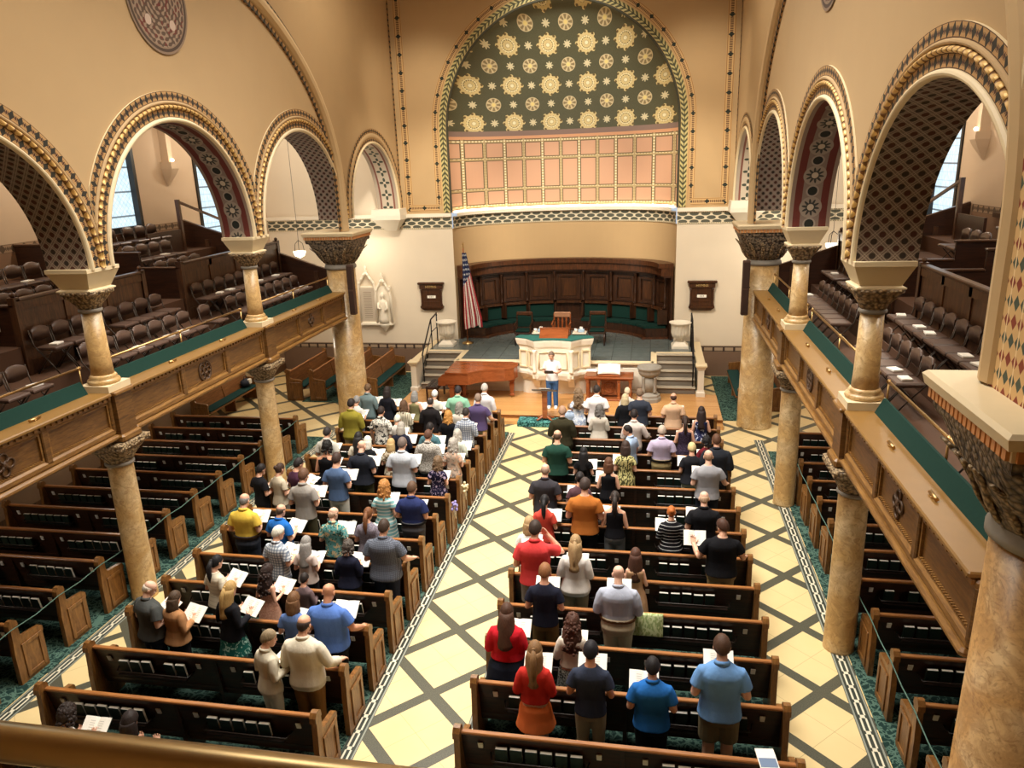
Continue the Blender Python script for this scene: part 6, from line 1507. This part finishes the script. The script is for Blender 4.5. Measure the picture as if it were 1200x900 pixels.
    (1.08, 12.91, 1.79, 'bald man in charcoal polo beside the centre aisle', dict(build='heavy', top='polo', tc='#37353a', bc='#242228', hair='bald', hc='#8a7462', skin=3), None),
    (1.66, 14.53, 1.52, 'woman with long black hair all in black', dict(sex='f', top='dress', tc='#121215', hair='long', hc='#131112'), 'R'),
    (2.22, 13.70, 1.64, 'woman with brown hair in black tank top, bare shoulders', dict(sex='f', top='tank', tc='#151519', bc='#19191e', hair='bob', hc='#56351f'), 'L'),
    (1.90, 12.03, 1.92, 'man in rust orange t-shirt and black trousers', dict(build='heavy', top='tee', tc='#b0692c', bc='#181a1e', hc='#3b2f2a'), None),
    (1.73, 12.92, 1.65, 'dark-haired woman in mauve top in front of the rust orange shirt', dict(sex='f', build='heavy', top='tee', tc='#5a4046', bc='#26242a', hair='bun', hc='#1f1a1a'), 'L'),
    (2.42, 12.04, 1.69, 'woman with dark ponytail in black tank top and grey shorts', dict(sex='f', top='tank', tc='#15151a', bot='shorts', bc='#6c6e70', hair='pony', hc='#2a211d'), 'L'),
    (1.20, 11.92, 1.62, 'woman with black ponytail in coral top', dict(sex='f', top='tee', tc='#cd4a3c', bc='#232a44', hair='pony', hc='#141214'), 'R'),
    (1.28, 10.28, 1.94, 'man in red polo and grey shorts raising a hand to his face', dict(build='heavy', top='polo', tc='#cf3f3f', bot='shorts', bc='#7b7674', hc='#33261f', pose='face'), 'L'),
    (1.06, 11.05, 1.62, 'fair-haired person in white in front of the red polo', dict(sex='f', top='tee', tc='#e9e6de', bc='#b8b2a6', hair='bob', hc='#a98d64'), None),
    (1.90, 10.29, 1.73, 'woman with long light wavy hair in white shirt and khaki trousers', dict(sex='f', build='heavy', top='lshirt', tc='#e4dfd8', bc='#8e8168', hair='half', hc='#9b7f58'), None),
    (1.56, 9.32, 1.77, 'boy with short sandy hair in navy t-shirt and brown shorts', dict(build='avg', top='tee', tc='#1d2030', bot='shorts', bc='#6b5630', hc='#8a5d3a'), 'C'),
    (2.81, 10.30, 1.56, 'girl in peach dress with brown hair and white bow', dict(sex='f', build='child', top='sdress', tc='#c9a07c', hair='long', hc='#4c2f22'), None),
    (2.59, 9.38, 1.77, 'bald heavy man in pale blue-grey shirt and khaki trousers', dict(build='vheavy', top='lshirt', tc='#aab0c0', bc='#b4a68c', hair='none', skin=3, belt='#6a4a30', pose='book'), 'C'),
    (1.18, 8.40, 1.68, 'woman with long brown hair in red cardigan and dark skirt', dict(sex='f', build='vheavy', top='cardi', tc='#cf2230', bot='lskirt', bc='#1d2230', hair='long', hc='#4a2f20'), 'R'),
    (2.04, 8.41, 1.59, 'woman with curly brown hair in cream cardigan and speckled skirt', dict(sex='f', top='cardi', tc='#ded2c2', bot='lskirt', bc='fleck:#8f918a,#2e302f', hair='wavy', hc='#4d2f22'), None),
    (1.67, 7.60, 1.71, 'woman in red cardigan and orange skirt with half-tied fair hair', dict(sex='f', top='cardi', tc='#c9322a', bot='skirt', bc='#e1763c', hair='half', hc='#7d5c3a'), 'C'),
    (2.34, 7.60, 1.77, 'black-haired man in navy t-shirt and khaki trousers', dict(top='tee', tc='#333a4c', bc='#a39274', hc='#17141a', skin=1), 'C'),
    (3.06, 7.53, 1.67, 'black-haired man in bright blue polo and black trousers', dict(build='heavy', top='polo', tc='#2467b2', bc='#15161b', hc='#1a1719', pose='book'), 'L'),
    (3.84, 7.66, 1.94, 'brown-haired man in light blue polo and khaki cargo shorts', dict(build='heavy', top='polo', tc='#6d9ad0', bot='shorts', bc='#7a6c50', hc='#4b3324'), 'C'),
    (2.39, 18.03, 1.61, 'blonde woman in black jacket, front right pew', dict(sex='f', top='jacket', tc='#17181c', bc='#1c1c20', hair='bob', hc='#c2b08a'), 'R'),
    (2.42, 18.91, 1.51, 'pale-haired person just beyond the blonde woman in black', dict(sex='f', top='long', tc='#d8d2c6', bc='#8a8478', hair='grey', hc='#d9c4a4'), None),
    (2.75, 18.02, 1.76, 'man in dark slate shirt and khaki trousers, front right pew', dict(build='heavy', top='tee', tc='#353a46', bc='#9a927c', hc='#7a6450'), None),
    (3.57, 18.03, 1.66, 'tall balding man in peach short-sleeved shirt', dict(build='heavy', top='shirt', tc='#e0b894', bc='#8f6f58', hair='bald', hc='#4b3023'), 'R'),
    (2.65, 16.42, 1.74, 'black-haired man in pale pink shirt and dark trousers', dict(top='lshirt', tc='#ddcfc6', bc='#3a2a36', hc='#241c1b', pose='pew'), None),
    (2.58, 15.54, 1.68, 'dark-haired youth in pale blue shirt looking back over his left shoulder', dict(top='shirt', tc='#a8bfdc', bc='#33363f', hc='#1f1815', yaw=60, turn=35, pitch=4, eyes=True, pose='down'), None),
    (3.78, 16.28, 1.67, 'woman with long dark ponytail in sleeveless dark patterned dress', dict(sex='f', top='sdress', tc='fleck:#4a3b4e,#2a2230', hair='pony', hc='#33231b'), None),
    (4.19, 17.16, 1.61, 'woman with long dark hair in navy and white floral dress', dict(sex='f', top='sdress', tc='floral:#2c335a,#cfd2e2,#20264a', hair='long', hc='#2e1f1b'), None),
    (3.26, 15.40, 1.73, 'grey-haired man in lavender shirt and khaki trousers', dict(build='heavy', top='shirt', tc='#b9adc6', bc='#94835a', hair='grey', hc='#b9a796', belt='#1c1a1a'), None),
    (2.52, 14.53, 1.69, 'woman in yellow-green leopard print dress', dict(sex='f', top='dress', tc='leopard:#d2c98a,#4c4a2c', hair='bob', hc='#3a2a22'), 'L'),
    (3.85, 14.67, 1.64, 'woman with short blonde hair in black top and beige trousers', dict(sex='f', build='heavy', top='tee', tc='#1f1f24', bc='#b8ad98', hair='grey', hc='#d0bb86'), 'L'),
    (4.11, 13.79, 1.83, 'balding man in grey heather t-shirt and dark trousers', dict(build='heavy', top='tee', tc='#9a9a9e', bc='#20242e', hair='bald', hc='#9a7a60', skin=3, pose='pew'), 'L'),
    (4.33, 14.66, 1.84, 'brown-haired man in dark suit at the right end of his pew', dict(build='heavy', top='jacket', tc='#25282f', bc='#1e2026', hc='#5a3a26'), None),
    (4.19, 15.41, 1.52, 'dark-haired person with dark red top before the man in the suit', dict(sex='f', top='tee', tc='#6e1f28', bc='#2a2426', hair='puff', hc='#191517'), None),
    (3.92, 12.01, 1.77, 'bald man in black polo and dark jeans', dict(build='heavy', top='polo', tc='#17171b', bc='#20242e', hair='bald', hc='#c2a184', skin=3), 'L'),
    (3.38, 11.91, 1.52, 'woman with short orange hair in black and white striped top', dict(sex='f', build='heavy', top='long', tc='stripe:#17171b,#b9b8b6,#ccc', bc='#131316', hair='bun', hc='#b0632a'), 'L'),
    (4.14, 11.02, 1.76, 'bearded man in black t-shirt and khaki trousers with one hand on the pew end', dict(build='vheavy', top='tee', tc='#121216', bc='#96805a', hc='#4a2f22', turn=35, pose='aside', eyes=True), 'L'),
]
OFF = {'C': (0, 0), 'R': (.10, .01), 'L': (-.10, .01)}
for X_, Y_, h_, lab, kw, bk in PEOPLE:
    p = make_person(X_, Y_, h_, lab, **kw)
    if kw.get('pose') == 'sit': p['sitting'] = 1
    if kw.get('pose') == 'aside': hold_book(p, 'open hymnal held out to the left by the '+' '.join(lab.split()[:5]), (-.40, -.01), 50, low=-.07)
    elif bk: hold_book(p, 'open hymnal held by the '+' '.join(lab.split()[:11]).rstrip(','), OFF[bk], low=-.06 if bk == 'C' else 0)
    elif kw.get('pose', 'book') in ('book', 'sit') and kw.get('build') != 'child' and 'straight dark' not in lab: hold_book(p, 'open hymnal held low before the '+' '.join(lab.split()[:10]).rstrip(','), (0, -.005), 24, low=.03)
    if p.get('sitting'): del p['sitting']
p = make_person(.17, 21.12, 1.74, 'speaker with grey hair in white t-shirt and blue jeans facing the congregation behind the lectern', top='tee', tc='#f2efee', bc='#3f5f8c', hc='#6e5a4c', yaw=180, pitch=12, eyes=True, shoe='#e6e4e2', z=.2)
t = thing('dark_folder', 'dark open folder in the hands of the speaker', 'folder', (.13, 20.74, 1.40), PI)
MB().box(-.13, .13, -.09, .09, -.008, 0).build('cover', plain('folder_black', '#24242a', .5), t); MB().box(-.12, .12, -.08, .08, 0, .006).build('page', plain('folder_page', '#5c5a5a', .6), t)
t.rotation_euler = (.75, 0, PI)
# belongings left on the pews
t = thing('red_bag', 'red bag on the pew seat beside the heavy man in pale blue', 'bag', (2.02, 8.98, .475)); MB().ball((0, 0, .14), .15, .1, .15, 12, 8).build('bag_body', cloth('#b5202c'), t); MB().tube([(-.08, 0, .26), (0, 0, .36), (.08, 0, .26)], .012, n=6).build('strap', cloth('#b5202c'), t)
t = thing('folded_coat', 'pale green patterned coat draped over the pew back beside the girl', 'coat', (3.0, 9.56, .9))
rings = []
for i in range(9):
    q = -1+2*i/8; rings.append([(x, q*.11-.02*(1-abs(q)), .09-.30*abs(q)**1.5-(.02 if k2 else 0)) for k2, x in ((0, -.2), (0, -.06), (0, .1), (0, .22), (1, .22), (1, -.2))])
MB().loft(rings, smooth=True).build('cloth', cloth('leopard:#9cae72,#cdd6a2'), t)
t = thing('coral_bundle', 'coral cloth bundle beside a leaflet on the right block pew by the aisle', 'bundle', (1.25, 7.25, .475)); MB().ball((0, 0, .07), .15, .12, .08, 12, 8).ball((.06, .04, .1), .09, .08, .06, 10, 6).build('cloth', cloth('#d9734e'), t)
t = thing('white_leaflet', 'white leaflet with dark print lying against the coral bundle', 'leaflet', (1.5, 7.22, .5)); MB().box(-.1, .1, -.14, .14, 0, .012).build('sheet', PAPER, t); MB().box(-.06, .06, -.02, .1, .012, .014).build('print', plain('print_grey', '#b9b4a8', .8), t); t.rotation_euler = (.45, .1, .5)
t = thing('service_booklet', 'white and blue printed booklet lying on the right end of the rearmost right pew', 'booklet', (4.28, 6.98, .966)); MB().box(-.1, .1, -.14, .14, 0, .008).build('pages', PAPER, t); MB().box(-.09, .09, -.13, -.0, .008, .010).build('picture', plain('booklet_blue', '#6b7f9c', .6), t); t.rotation_euler = (0, 0, .1)
